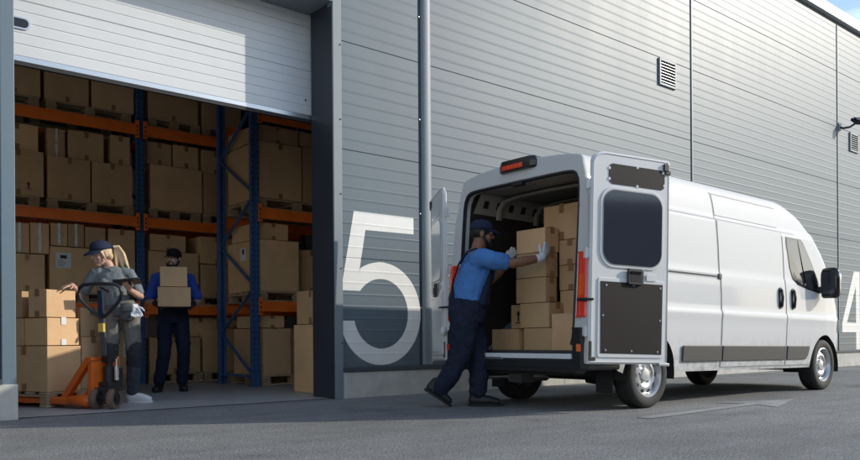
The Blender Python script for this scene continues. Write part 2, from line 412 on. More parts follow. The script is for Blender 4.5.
mb = MB(); rr = round_rect(1.30, 1.722, 3.362, 3.468, .045)
mb.prism(rr, lambda a, b, d: (a, d, b), Y0 + .437, Y0 + .449); o = mb.build('window_rim', M['alu'], door, smooth=40)
mb = MB(); rr = round_rect(1.32, 1.704, 3.378, 3.452, .034)
mb.prism(rr, lambda a, b, d: (a, d, b), Y0 + .432, Y0 + .436); mb.build('window_pane', M['gloss'], door, smooth=40)
mb = MB(); mb.cyl((4.50, Y0 + .452, 3.29), (4.50, Y0 + .438, 3.29), .013, n=14); mb.build('door_bolt', M['chrome'], door, smooth=40)
# plinth with dark drip ledge
for a, b in ((4.665, 27.9), (-.3, 1.383)):
    mb = MB(); us = [a]
    while us[-1] + 1.8 < b: us.append(us[-1] + 1.8)
    us.append(b)
    for p, q in zip(us, us[1:]): mb.box(p + .003, q - .003, Y0 - .035, Y0 + .1, -.1, .282)
    bpart(mb, 'concrete_plinth', M['concrete'], bevel=.006)
    mb = MB(); mb.box(a, b, Y0 - .05, Y0 + .09, .284, .333); bpart(mb, 'drip_ledge', M['slit'], bevel=.005)
mb = MB(); mb.box(1.36, 1.497, Y0 - .05, Y0 - .032, .0, .29); bpart(mb, 'trim_base', M['concrete'], bevel=.004)
# roof coping
mb = MB(); mb.box(-9.7, 28., Y0 + .0, Y0 + .35, 7.182, 7.25); bpart(mb, 'coping_gap', M['slit'])
mb = MB(); mb.box(-9.75, 28.05, Y0 - .09, Y0 + .45, 7.252, 7.47); bpart(mb, 'roof_coping', M['coping'], bevel=.012)
# shell of the hall
mb = MB(); mb.box(-9.7, 28, 24.8, 25, 0, 7.2); bpart(mb, 'rear_wall', M['inwall'])
mb = MB(); mb.box(-9.9, -9.7, Y0, 25, 0, 7.2); bpart(mb, 'end_wall', M['panel'])
mb = MB(); mb.box(28, 28.2, Y0, 25, 0, 7.2); bpart(mb, 'end_wall', M['panel'])
for a, b in ((Y0 + .6, 24.8),):
    mb = MB(); mb.box(-9.7, 28, a, b, 7.0, 7.15); bpart(mb, 'roof_slab', M['rooflining'])
for a, b in ():
    for u in range(-9, 28, 4):
        mb = MB(); mb.box(u - .35, u + .25, a, b, 7.0, 7.15); bpart(mb, 'roof_beam', M['inwall'])
mb = MB(); mb.box(5.0, 28, Y0 + .13, Y0 + .16, 0, 7.0); mb.box(-.3, 1.38, Y0 + .13, Y0 + .16, 0, 7.0); mb.box(-9.7, -.3, Y0 + .13, Y0 + .16, 4.3, 7.0); mb.box(1.2, 5.2, Y0 + .53, Y0 + .57, 4.62, 7.0); bpart(mb, 'inner_lining', M['inwall'])
# the neighbour across the yard: what the cladding and the glass mirror
nb = thing('neighbouring_warehouse', 'low dark grey warehouse across the yard, seen only in reflections', 'warehouse', (8, -34, 0))
mb = MB(); mb.box(-55, 70, -12, 0, 0, 8.6); mb.build('wall', M['jamb'], nb)
mb = MB(); mb.box(-55.3, 70.3, -12.3, .3, 8.602, 9.0); mb.build('roof_edge', M['slit'], nb)
nw = thing('bounce_block', 'unseen pale block left of the yard, added to bounce sunlight onto the van', 'light reflector', (-16, -10, 0))  # added out of view, throws sunlight back at the open van
mb = MB(); mb.box(-10, 0, -20, 13, 0, 9.5); mb.build('wall', M['pale'], nw)
mb = MB(); mb.box(-10.2, .2, -20.2, 13.2, 9.502, 9.8); mb.build('roof_edge', M['slit'], nw)
# vents
def vent(u0, u1, z0, z1):
    mb = MB()
    mb.box(u0, u0 + .035, Y0 - .03, Y0 + .02, z0, z1); mb.box(u1 - .035, u1, Y0 - .03, Y0 + .02, z0, z1)
    mb.box(u0 + .035, u1 - .035, Y0 - .03, Y0 + .02, z0, z0 + .035); mb.box(u0 + .035, u1 - .035, Y0 - .03, Y0 + .02, z1 - .035, z1)
    f = bpart(mb, 'air_vent', M['trim'], bevel=.003)
    mb = MB(); mb.box(u0 + .036, u1 - .036, Y0 - .003, Y0 - .001, z0 + .036, z1 - .036); mb.build('vent_opening', M['hole'], f)
    mb = MB(); n = 7
    for k in range(n):
        z = z0 + .045 + (z1 - z0 - .09) * (k + .5) / n
        mb.add([(u0 + .036, Y0 - .004, z + .018), (u1 - .036, Y0 - .004, z + .018), (u1 - .036, Y0 - .028, z - .008), (u0 + .036, Y0 - .028, z - .008),
                (u0 + .036, Y0 - .004, z + .022), (u1 - .036, Y0 - .004, z + .022), (u1 - .036, Y0 - .028, z - .004), (u0 + .036, Y0 - .028, z - .004)],
               [(0, 1, 2, 3), (7, 6, 5, 4), (0, 4, 5, 1), (2, 6, 7, 3), (0, 3, 7, 4), (1, 5, 6, 2)])
    mb.build('vent_slat', M['alu'], f)
vent(10.60, 11.06, 4.60, 5.02); vent(17.68, 18.10, 4.62, 5.02)

# painted numbers, following the ribs
def painted(poly, name, label):
    us = [p[0] for p in poly]; zs = [p[1] for p in poly]
    P = wall_profile(.335, 7.18); Z = []
    for (z, d), (z2, d2) in zip(P, P[1:]):
        n = max(1, int((z2 - z) / .006))
        for i in range(n): Z.append((z + (z2 - z) * i / n, d + (d2 - d) * i / n))
    Z = [q for q in Z if min(zs) - .02 < q[0] < max(zs) + .02]
    def cuts(z):
        r = []
        for (a, b), (c, e) in zip(poly, poly[1:] + poly[:1]):
            if (b > z) != (e > z): r.append(a + (c - a) * (z - b) / (e - b))
        return sorted(r)
    mb = MB(); off = .0016
    for (z, d), (z2, d2) in zip(Z, Z[1:]):
        zm = (z + z2) / 2; c = cuts(zm); c0 = cuts(z + 1e-5); c1 = cuts(z2 - 1e-5)
        if len(c0) != len(c): c0 = c
        if len(c1) != len(c): c1 = c
        for i in range(0, len(c), 2):
            mb.add([(c0[i], Y0 + d - off, z), (c0[i + 1], Y0 + d - off, z), (c1[i + 1], Y0 + d2 - off, z2), (c1[i], Y0 + d2 - off, z2)], [(0, 1, 2, 3)])
    o = bpart(mb, name, M['white_num']); o['label'] = label; return o
def five():
    cx, cz = 5.195, .922; P = [(4.828, 2.035), (5.662, 2.035), (5.662, 1.845), (4.982, 1.845), (4.895, 1.375)]
    for a in range(120, -173, -3): P.append((cx + .562 * math.cos(rad(a)), cz + .575 * math.sin(rad(a))))
    P += [(4.645, .842), (4.832, .842)]
    for a in range(-167, 141 - 360 + 360, 3): P.append((cx + .375 * math.cos(rad(a)), cz + .39 * math.sin(rad(a))))
    P += [(4.905, 1.165), (4.655, 1.165)]
    return P
painted(five(), 'painted_number', 'large white painted figure five')
# figure four: triangle with stem, open counter cut out as separate strips
u = 17.27
four = [(u, .72), (u, .93), (u + .60, 2.035), (u + .90, 2.035), (u + .90, .93), (u + 1.08, .93), (u + 1.08, .74), (u + .90, .74), (u + .90, .35), (u + .70, .35), (u + .70, .74), (u + .70, .93), (u + .70, 1.72), (u + .235, .93), (u + .70, .925), (u + .70, .72)]
painted(four, 'painted_number', 'large white painted figure four')

# wall floodlight
fl = thing('wall_floodlight', 'small black floodlight on a bracket arm high on the warehouse wall', 'floodlight', (17.16, Y0, 5.06))
mb = MB(); mb.box(-.05, .05, -.035, -.002, -.09, .06); mb.build('wall_plate', M['trim'], fl, bevel=.006)
mb = MB(); mb.tube([(0, -.03, -.03), (.04, -.08, -.05), (.14, -.16, -.03), (.24, -.22, .04)], .022); mb.build('bracket_arm', M['black'], fl, smooth=40)
mb = MB(MB and (lambda p: V((.33, -.27, .10)) + Matrix.Rotation(rad(-32), 3, 'Z') @ (Matrix.Rotation(rad(38), 3, 'X') @ p)))
mb.box(-.12, .12, -.11, .12, -.03, .03); mb.box(-.09, .09, -.08, .09, .031, .06); mb.build('lamp_head', M['gloss'], fl, bevel=.012)
mb = MB(lambda p: V((.33, -.27, .10)) + Matrix.Rotation(rad(-32), 3, 'Z') @ (Matrix.Rotation(rad(38), 3, 'X') @ p))
mb.box(-.10, .10, -.09, .10, -.036, -.032); mb.build('lamp_glass', M['paper'], fl)
# ------------------------------------------------------------------ pallet racks
LV = [(1.03, 1.17), (2.305, 2.45), (3.645, 3.80), (5.0, 5.14)]
def rack(label, posts, yf, depth, brace_first):
    t = thing('pallet_rack', label, 'shelving', (posts[0], yf, 0))
    def B(mb, name, m, par=None, **k):
        o = mb.build(name, m, par or t, **k)
        if par is None: o.location = (-posts[0], -yf, 0)
        return o
    for pu in posts:
        for j, y in enumerate((yf, yf + depth)):
            mb = MB(); s = 1 if j == 0 else -1
            mb.box(pu - .055, pu - .02, y, y + .07 * s, .012, 6.2); mb.box(pu + .02, pu + .055, y, y + .07 * s, .012, 6.2)
            mb.box(pu - .02, pu + .02, y + .010 * s, y + .02 * s, .012, 6.2)
            z = .2
            while z < 6.1 and j == 0:
                for q in (-.037, .037): mb.add([(pu + q - .008, y - .001, z), (pu + q + .008, y - .001, z), (pu + q + .008, y - .001, z + .026), (pu + q - .008, y - .001, z + .026)], [(0, 1, 2, 3)], 1)
                z += .075
            B(mb, 'upright', [M['rackblue'], M['hole']], bevel=.003)
            mb = MB(); mb.box(pu - .075, pu + .075, y - .03, y + .1, .007, .014); B(mb, 'foot_plate', M['rackblue'])
        # zigzag bracing in the side frame
        zz = [.14] + [.10 + .63 * k for k in range(0, 10)]
        mb = MB(); mb.bar((pu, yf + .05, .14), (pu, yf + depth - .05, .14), .035, .03); B(mb, 'brace', M['rackblue'])
        fr = True
        for k in range(9):
            z0 = .10 + .63 * k; z1 = z0 + .63
            a, b = (yf + .05, yf + depth - .05) if fr else (yf + depth - .05, yf + .05)
            mb = MB(); mb.bar((pu, a, z0 + .03), (pu, b, z1 - .01), .035, .03); B(mb, 'brace', M['rackblue']); fr = not fr
    for p, q in zip(posts, posts[1:]):
        for z0, z1 in LV:
            for y in (yf - .028, yf + depth - .022):
                mb = MB(); mb.box(p + .062, q - .062, y, y + .05, z0, z1 - .03); mb.box(p + .062, q - .062, y + .008, y + .05, z1 - .03, z1)
                bm_ = B(mb, 'beam', M['rackorange'], bevel=.004)
                for c in (p + .058, q - .058):
                    mb = MB(); mb.box(c - .03, c + .03, y - .008, y - .002, z0 - .05, z1 + .05)
                    for dz in (-.025, .04, .105): mb.add([(c - .01, y - .009, z0 + dz), (c + .01, y - .009, z0 + dz), (c + .01, y - .009, z0 + dz + .03), (c - .01, y - .009, z0 + dz + .03)], [(0, 1, 2, 3)], 1)
                    mb.build('beam_connector', [M['rackorange'], M['hole']], bm_)
    return t
rack('long blue and orange pallet rack at the back behind the workers', [-1.31, 1.39, 4.09, 6.79], 11.45, 1.1, True)
rack('nearer blue and orange pallet rack with the braced end frame in view', [5.0, 7.7], 9.66, 1.1, True)

# ------------------------------------------------------------------ pallets
def pallet(label, u, v, z, w=1.2, d=1.0, rotz=0, group=None):
    """origin at the middle of the underside; w along local x"""
    t = thing('wooden_pallet', label, 'pallet', (u, v, z), rotz, group)
    mb = MB(); n = 6
    for k in range(n):
        y = -d / 2 + (d - .11) * k / (n - 1); mb.box(-w / 2, w / 2, y, y + .11, .122, .144)
    for x in (-w / 2, -.06, w / 2 - .12): mb.box(x, x + .12, -d / 2 + .001, d / 2 - .001, .100, .121)
    mb.build('deck', M['wood'], t, bevel=.003, seg=1)
    for y in (-d / 2, -.05, d / 2 - .1):
        for x in (-w / 2 + .002, -.065, w / 2 - .132):
            mb = MB(); mb.box(x, x + .13, y + .003, y + .097, .023, .099); mb.build('block', M['woodend'], t, bevel=.003, seg=1)
        mb = MB(); mb.box(-w / 2, w / 2, y, y + .1, .001, .022); mb.build('skid', M['wood'], t, bevel=.003, seg=1)
    return t
PG = 'pallets on the racks'
F1, F2 = 11.47, 9.68
for lab, u, v, z, w in [
    ('pallet on the middle shelf of the back rack, under the leftmost boxes', 2.14, F1 + .5, 2.453, 1.2),
    ('wide pallet on the middle shelf of the back rack, just left of the blue post', 3.42, F1 + .5, 2.453, 1.16),
    ('pallet on the middle shelf right of the blue post, under the large single box', 4.62, F1 + .5, 2.453, .80),
    ('partly hidden pallet on the middle shelf of the back rack, behind braced frame', 5.55, F1 + .5, 2.453, .98),
    ('dark pallet on the top shelf of the back rack, in the far left corner', 2.14, F1 + .5, 3.803, 1.2),
    ('dark pallet on the top shelf of the back rack, just left of the blue post', 3.40, F1 + .5, 3.803, 1.14),
    ('light pallet on the top shelf right of the blue post, below the raised door', 4.62, F1 + .5, 3.803, .80),
    ('pallet end on the top shelf of the back rack, behind the braced frame', 5.55, F1 + .5, 3.803, .98),
    ('pallet on the lowest shelf of the back rack, behind the woman', 3.30, F1 + .5, 1.173, 1.2),
    ('pallet on the lowest shelf at the far left, behind the sunlit stack', 2.02, F1 + .5, 1.173, 1.2),
    ('small visible pallet end on the lowest shelf, right of the man with boxes', 5.45, F1 + .5, 1.173, 1.0),
    ('pallet on the floor under the back rack, behind the legs of the bearded man', 4.62, F1 + .5, .008, .84),
    ('pallet on the floor under the back rack, between the man and the braced frame', 5.55, F1 + .5, .008, .98),
    ('pallet on the floor under the back rack, behind the legs of the woman', 3.40, F1 + .5, .008, 1.1),
    ('pallet on the lowest shelf of the nearer rack, under the labelled big box', 5.70, F2 + .52, 1.173, 1.24),
    ('pallet on the middle shelf of the nearer rack, right of the braced frame', 5.70, F2 + .52, 2.453, 1.24),
    ('pallet on the floor under the nearer rack, beside the tall boxes at the door jamb', 5.62, F2 + .52, .008, 1.0)]:
    pallet(lab, u, v, z, w, .98, 0, PG)

# ------------------------------------------------------------------ cartons
def carton(label, u0, u1, z0, z1, yf, d, rotz=0., tape=1, group=None, paper=None, arrow=None, straps=0, taperight=0, at=None, mtape=None):
    """box whose front face (local -y) lies at y=yf, from u0 to u1; origin at the middle of its base"""
    w = u1 - u0; h = z1 - z0
    loc = at if at else ((u0 + u1) / 2, yf + d / 2, z0)
    rz = rad(rotz + random.uniform(-.9, .9))
    mb = MB(); j = lambda: random.uniform(-.003, .003)
    X, Y = w / 2, d / 2
    # slightly bulged faces: 3x3 grids per side
    def face(fn, n=4):
        amp = random.uniform(-.003, .011)
        vs = []; fs = []
        for i in range(n + 1):
            for k in range(n + 1):
                a, b = i / n, k / n; bul = amp * (1 - (2 * a - 1) ** 2) * (1 - (2 * b - 1) ** 2)
                vs.append(fn(a, b, bul))
        for i in range(n):
            for k in range(n):
                o = i * (n + 1) + k; fs.append((o, o + n + 1, o + n + 2, o + 1))
        mb.add(vs, fs)
    zt = h - .003; jx = [random.uniform(-.004, .004) for _ in range(4)]
    face(lambda a, b, q: (-X + w * a, -Y - q, zt * b)); face(lambda a, b, q: (-X + w * a, Y + q, zt * b))
    face(lambda a, b, q: (-X - q, -Y + d * a, zt * b)); face(lambda a, b, q: (X + q, -Y + d * a, zt * b))
    face(lambda a, b, q: (-X + w * a, -Y + d * b, zt + q * .8)); face(lambda a, b, q: (-X + w * a, -Y + d * b, 0))
    o = mb.build('cardboard_box', M['carton'], None, bevel=.004, seg=2, loc=loc, rotz=rz, weld=True)
    tag(o, label, 'box', group)
    e = .0075
    if tape:
        mb = MB(); tw = .028
        mb.box(-tw, tw, -Y - .001, Y + .001, h + .004, h + .0048)
        hh = min(.085, h * .25)
        mb.box(-tw, tw, -Y - e, -Y - e + .001, h - hh, h + .0045); mb.build('tape', mtape or M['tape'], o)
        mb = MB(); mb.box(-tw, tw, -Y - e, -Y - e + .001, .002, hh * .9); mb.build('tape', mtape or M['tape'], o)
    if taperight:   # tape tabs on the left / right end faces
        mb = MB(); hh = min(.085, h * .25)
        for sx in (-1, 1): mb.box(sx * (X + e) - .0005, sx * (X + e) + .0005, -.028, .028, h - hh, h + .0055)
        mb.box(-X - e, X + e, -.028, .028, h + .0049, h + .0056)
        mb.build('tape', mtape or M['tape'], o)
        for sx in (-1, 1):
            mb = MB(); mb.box(sx * (X + e) - .0005, sx * (X + e) + .0005, -.028, .028, .002, hh * .9); mb.build('tape', mtape or M['tape'], o)
    if paper:
        px, pz, pw, ph = paper
        mb = MB(); mb.box(px, px + pw, -Y - .0085, -Y - .0075, pz, pz + ph); pl = mb.build('paper_label', M['paper'], o)
        mb = MB(); mb.box(px + pw * .28, px + pw * .72, -Y - .0092, -Y - .0087, pz + ph * .62, pz + ph * .84)
        for k in range(4): mb.box(px + pw * .12, px + pw * (.5 + .1 * (k % 3)), -Y - .0092, -Y - .0087, pz + ph * (.12 + .11 * k), pz + ph * (.15 + .11 * k))
        mb.build('label_print', M['ink'], pl)
    if arrow:
        ax, az, s = arrow; mb = MB(); y0, y1 = -Y - .0085, -Y - .0078
        mb.box(ax - .012 * s, ax + .012 * s, y0, y1, az, az + .09 * s)
        mb.prism([(ax - .035 * s, az + .07 * s), (ax + .035 * s, az + .07 * s), (ax, az + .12 * s)], lambda a, b, c: (a, c, b), y0 - .0004, y1)
        mb.box(ax - .045 * s, ax + .045 * s, y0, y1, az - .022 * s, az - .010 * s)
        mb.build('handling_mark', M['ink'], o)
    for k in range(straps):
        mb = MB(); x = -X + w * (k + 1) / (straps + 1)
        mb.box(x - .017, x + .017, -Y - .010, -Y - .0075, .004, h); mb.build('film_strip', M['strapband'], o)
    return o
RG = 'cartons on the racks'
def row(lst, yf, d):
    for r in lst:
        lab, u0, u1, z0, z1 = r[:5]; k = r[5] if len(r) > 5 else {}
        carton(lab, u0, u1, z0, z1, yf + k.pop('dy', random.uniform(0, .03)), k.pop('d', d), group=RG, **k)
# back rack, middle shelf (pallet top 2.597)
row([
 ('large box at the far left of the middle shelf of the back rack', 2.16, 2.79, 2.60, 3.21, dict(arrow=(.12, .10, .7))),
 ('large box left of centre on the middle shelf of the back rack', 2.84, 3.39, 2.60, 3.18, {}),
 ('large box on the middle shelf, directly left of the blue post', 3.42, 3.98, 2.60, 3.18, {}),
 ('upper box at the far left of the middle shelf, under the top orange beam', 2.20, 2.73, 3.215, 3.57, dict(dy=.06)),
 ('slim upper box on the middle shelf, second from the far left', 2.85, 3.07, 3.185, 3.57, dict(dy=.05, straps=1)),
 ('wider upper box on the middle shelf, between two slim ones', 3.12, 3.59, 3.185, 3.585, dict(dy=.04)),
 ('slim upper box on the middle shelf, nearest the blue post on its left', 3.69, 3.96, 3.185, 3.61, dict(dy=.05)),
 ('biggest single box on the middle shelf, right of the blue post', 4.25, 5.04, 2.60, 3.26, dict(tape=0)),
 ('box on the middle shelf of the back rack, half behind the braced frame', 5.07, 5.62, 2.60, 3.23, {}),
 ('upper box on the middle shelf, just right of the blue post', 4.21, 4.58, 3.27, 3.60, dict(dy=.06, straps=0)),
 ('upper box on the middle shelf, above the biggest single box on its right half', 4.61, 5.0, 3.27, 3.61, dict(dy=.05)),
 ('upper box on the middle shelf, partly behind the braced frame', 5.06, 5.5, 3.24, 3.60, dict(dy=.05)),
 ('dark box on the top shelf of the back rack, at the far left corner', 2.12, 2.76, 3.95, 4.62, {}),
 ('dark box on the top shelf of the back rack, second from the left', 2.81, 3.38, 3.95, 4.60, {}),
 ('dark box on the top shelf of the back rack, left of the blue post', 3.43, 4.01, 3.95, 4.63, {}),
 ('dark box on the top shelf of the back rack, right of the blue post', 4.22, 4.99, 3.95, 4.58, {}),
 ('dark box on the top shelf of the back rack, behind the braced frame', 5.06, 5.7, 3.95, 4.6, {}),
], F1, .62)
# back rack, lowest shelf (pallet top 1.317)
row([
 ('film strapped slim box on the lowest shelf, first from the left', 2.37, 2.61, 1.83, 2.23, dict(straps=1, tape=0)),
 ('film strapped slim box on the lowest shelf, second from the left', 2.62, 2.85, 1.83, 2.245, dict(straps=1, tape=0)),
 ('film strapped slim box on the lowest shelf, third from the left', 2.87, 3.085, 1.955, 2.265, dict(straps=1, tape=0)),
 ('film strapped slim box on the lowest shelf, fourth from the left', 3.10, 3.31, 1.955, 2.275, dict(straps=1, tape=0)),
 ('plain small box on the lowest shelf, just above the cap of the woman', 3.33, 3.60, 1.955, 2.25, dict(tape=0)),
 ('plain box below the two left strapped boxes on the lowest shelf', 2.36, 2.80, 1.32, 1.82, dict(taperight=0)),
 ('box with a white paper label on the lowest shelf, left of the woman', 2.86, 3.60, 1.32, 1.945, dict(paper=(-.30, .33, .2, .21), tape=0)),
 ('tall box on the lowest shelf behind the ponytail of the woman', 3.64, 4.01, 1.32, 2.25, {}),
 ('small flat box lying on the large box above the head of the man', 4.24, 4.79, 1.985, 2.23, dict(dy=.05)),
 ('large box on the lowest shelf right behind the head of the man with boxes', 4.21, 4.98, 1.18, 1.975, dict(dy=.02)),
 ('upper box on the lowest shelf, right of the man and left of the braced frame', 5.01, 5.55, 1.83, 2.25, dict(dy=.02)),
 ('lower box with a red mark on the lowest shelf, right of the man', 5.02, 5.56, 1.32, 1.82, {}),
 ('box at the far left of the lowest shelf, cut off by the door pier', 1.75, 2.31, 1.32, 2.0, {}),
], F1, .62)
# floor under the back rack
row([
 ('arrow printed box on the floor pallet behind the legs of the bearded man', 4.22, 5.0, .155, .69, dict(arrow=(.20, .06, 1.0))),
 ('tall box on the floor pallet, right of the legs of the man with boxes', 5.05, 5.62, .155, .83, {}),
 ('box in the shade on the floor, left of the feet of the man with boxes', 3.1, 3.96, .155, .92, dict(paper=(.30, .25, .09, .26))),
 ('wide box under the lowest beam, right of the man with boxes', 4.80, 5.34, .70, .99, dict(dy=.16)),
 ('box under the lowest beam, left of the braced frame', 5.36, 5.9, .84, 1.0, dict(dy=.1)),
], F1, .62)
# nearer rack
row([
 ('big box with a small paper label on its left end, behind the braced frame', 5.07, 5.70, 1.32, 2.03, dict(d=.95, tape=0)),
 ('dark box stacked on the big labelled box, just right of the braced frame', 5.09, 5.56, 2.04, 2.27, dict(d=.8, dy=.08)),
 ('big box on the middle shelf of the nearer rack, right of the braced frame', 5.07, 5.745, 2.60, 3.38, dict(d=.95)),
 ('box on the middle shelf of the nearer rack, cut off by the dark door jamb', 5.77, 6.35, 2.60, 3.40, dict(d=.9, tape=0)),
 ('dark box in the top row of the nearer rack, just below the raised door', 5.07, 5.72, 3.39, 3.62, dict(d=.9, dy=.05)),
 ('dark box in the top row of the nearer rack, beside the door jamb', 5.75, 6.3, 3.41, 3.62, dict(d=.8, dy=.05)),
 ('dark box on the lowest shelf of the nearer rack, right of the labelled big box', 5.74, 6.3, 1.32, 1.95, dict(d=.8, dy=.2)),
 ('tall plain box on the floor pallet, right of the foot of the braced frame', 5.13, 5.56, .155, .80, dict(d=.9, tape=0)),
 ('box on the floor in the shade, between the tall plain box and the door jamb', 5.60, 6.05, .155, .78, dict(d=.8, dy=.1)),
 ('flat box lying on the tall plain box, under the lowest beam of the nearer rack', 5.12, 5.5, .81, .98, dict(d=.7, dy=.1)),
], F2, .9)
o = [q for q in bpy.data.objects if q.get('label', '').startswith('big box with a small paper')][0]
mb = MB(); mb.box(-.3245, -.3235, -.12, .06, .44, .62); pl = mb.build('paper_label', M['paper'], o)
mb = MB(); mb.box(-.3255, -.325, -.06, .0, .53, .6); mb.build('label_print', M['ink'], pl)
# tall boxes by the jamb
carton('tall upright box standing on the floor against the dark door jamb', 4.845, 5.30, .008, .82, 7.66, .72, tape=0, group='boxes by the door jamb')
carton('smaller box standing on the tall upright box by the door jamb', 4.86, 5.28, .825, 1.225, 7.70, .63, tape=0, taperight=1, group='boxes by the door jamb')

# ------------------------------------------------------------------ pallet with its stacked boxes at the door
PA = rad(24.3); ax = V((math.cos(PA), math.sin(PA), 0)); ay = V((-math.sin(PA), math.cos(PA), 0)); C0 = V((1.945, 7.965, 0)); KS = .965
def pl(a, b, z): return tuple(C0 + ax * (a * KS) + ay * (b * KS) + V((0, 0, z)))
FRONT = 'boxes stacked on the pallet at the door'
c = pl(.415, .57, .008); pallet('pine pallet on the warehouse floor under the sunlit boxes', c[0], c[1], c[2], .80, 1.1, PA)
def fbox(label, a, b, w, d, z, h, **k):
    p = pl(a + w / 2, b + d / 2, .155 + (z - .155) * KS); return carton(label, 0, w * KS, 0, h * KS, 0, d * KS, rotz=math.degrees(PA), at=p, group=FRONT, **k)
zt = .155
fbox('largest box at the bottom of the sunlit stack, nearest corner of the pallet', .02, .02, .40, .66, zt, .455, tape=0, taperight=1)
fbox('box at the bottom rear of the pallet, half hidden by the door pier', .02, .70, .5, .36, zt, .46)
fbox('middle sunlit box with pale tape, on the right half of the largest box', .03, .02, .37, .33, zt + .46, .275, tape=1, mtape=M['paper'])
fbox('middle box on the left half of the largest box, mostly shaded', .03, .36, .38, .36, zt + .46, .275, tape=0, taperight=1)
fbox('top sunlit box nearest the camera, crowning the stack beside the handle loop', .025, .025, .34, .26, zt + .74, .275, tape=0, taperight=1)
fbox('top small box further left on the stack, beside the door pier', .04, .40, .30, .25, zt + .74, .27, tape=0, taperight=1)
fbox('lowest box of the second stack, behind the pallet jack handle', .46, .06, .28, .36, zt, .27)
fbox('middle box of the second stack, behind the pallet jack handle', .46, .05, .28, .36, zt + .275, .27)
fbox('top box of the second stack, behind the pallet jack handle', .46, .06, .28, .36, zt + .55, .30)

# ------------------------------------------------------------------ pallet jack
jk = thing('pallet_jack', 'orange pallet jack with a black loop handle parked at the sunlit boxes', 'pallet jack', (2.38, 7.57, 0), PA)
# local: x along lateral, y along the forks (away from the handle)
def J(mb, name, m, par=None, **k): return mb.build(name, m, par or jk, **k)
for sx in (-1, 1):
    x = .115 * sx; mb = MB()
    prof = [(-.08, 0), (-.08, .05), (-.06, .062), (.06, .062), (.08, .05), (.08, 0)]
    mb.rings([[(x + a, y, .045 + b * s) for a, b in prof] for y, s in ((.14, 1.3), (.3, 1.), (1.15, 1.), (1.27, .55))], True, True)
    fk = J(mb, 'fork', M['jackorange'], bevel=.004)
    mb = MB(); mb.cyl((x - .035, 1.08, .042), (x + .035, 1.08, .042), .036, n=20); mb.build('load_roller', M['poly'], fk, smooth=40)
mb = MB()   # head frame: sloping cheeks, front plate, torsion tube
for sx in (-1, 1):
    x = .135 * sx
    mb.prism([(.02, .455), (.03, .49), (.10, .49), (.45, .10), (.45, .05), (.38, .05), (.37, .09), (.08, .42)], lambda a, b, d: (d, a, b), x - .03, x + .03)
    mb.prism([(.02, .05), (.07, .05), (.07, .42), (.02, .45)], lambda a, b, d: (d, a, b), x - .03, x + .03)
mb.box(-.103, .103, .02, .05, .10, .45)
mb.box(-.105, .105, .035, .10, .455, .488)
J(mb, 'head_frame', M['jackorange'], bevel=.006)
mb = MB()
for sx in (-1, 1): mb.sweep([(.125 * sx, .09, .08), (.125 * sx, .30, .08)], [(.085, .06), (.085, .05)], (1, 0, 0), 16)
J(mb, 'fork_heel', M['jackorange'], smooth=50)
mb = MB(); mb.cyl((0, -.03, .17), (0, -.03, .40), .055, n=24); mb.box(-.085, .085, -.11, .03, .20, .255); mb.cyl((0, -.03, .40), (0, -.03, .50), .03, n=18); mb.box(.03, .09, -.10, .01, .25, .38)
mb.box(-.05, .05, -.07, .02, .44, .56); J(mb, 'hydraulic_pump', M['jackblack'], smooth=40, bevel=.004)
mb = MB(); mb.cyl((.0, -.12, .27), (.0, -.12, .40), .024, n=18); mb.cyl((0, -.12, .40), (0, -.12, .47), .012, n=12); J(mb, 'piston', M['chrome'], smooth=40)
ST = rad(-48) - PA      # steering head turned towards the camera
RS = Matrix.Rotation(ST, 3, 'Z')
def sx_(p): return RS @ p + V((-.08, -.06, 0))
mb = MB(sx_); mb.box(-.15, .15, -.03, .03, .175, .205); mb.box(-.02, .02, -.02, .02, .09, .18); mb.cyl((-.12, 0, .101), (.12, 0, .101), .015, n=12); J(mb, 'steering_yoke', M['jackblack'], bevel=.003)
for s in (-1, 1):
    mb = MB(sx_); x = .085 * s
    mb.lathe([(.06, -.028), (.085, -.03), (.096, -.026), (.1, -.015), (.1, .015), (.096, .026), (.085, .03), (.06, .028)], (x, 0, .101), (1, 0, 0), 32)
    w = J(mb, 'steer_wheel', M['poly'], smooth=40)
    mb = MB(sx_); mb.cyl((x - .024, 0, .101), (x + .024, 0, .101), .0605, n=28); mb.cyl((x - .034, 0, .101), (x + .034, 0, .101), .022, n=16); mb.build('wheel_hub', M['jackblack'], w, smooth=40)
mb = MB(sx_); mb.bar((0, -.01, .50), (0, -.05, .875), .048, .026, (0, 1, 0)); sh = J(mb, 'handle_shaft', M['steelgrey'], bevel=.004)
mb = MB(sx_); mb.bar((0, -.052, .72), (0, -.056, .80), .05, .034, (0, 1, 0)); mb.build('warning_sticker', M['yellow'], sh)
mb = MB(sx_); mb.bar((0, -.055, .86), (0, -.075, 1.10), .05, .03, (0, 1, 0)); J(mb, 'control_stem', M['capnavy'], bevel=.004)
mb = MB(sx_)
loop = [(0, .845), (-.06, .885), (-.14, .955), (-.195, 1.02), (-.215, 1.075), (-.20, 1.125), (-.16, 1.152), (-.08, 1.16), (0, 1.162), (.08, 1.16), (.16, 1.152), (.20, 1.125), (.215, 1.075), (.195, 1.02), (.14, .955), (.06, .885), (0, .845)]
mb.tube([(x, -.05 - (z - .845) * .12, z) for x, z in loop], .016, 12); J(mb, 'handle_loop', M['jackblack'], smooth=60)
mb = MB(sx_); mb.bar((.01, -.085, 1.13), (.10, -.10, 1.085), .02, .02); J(mb, 'release_lever', M['jackblack'], bevel=.003)
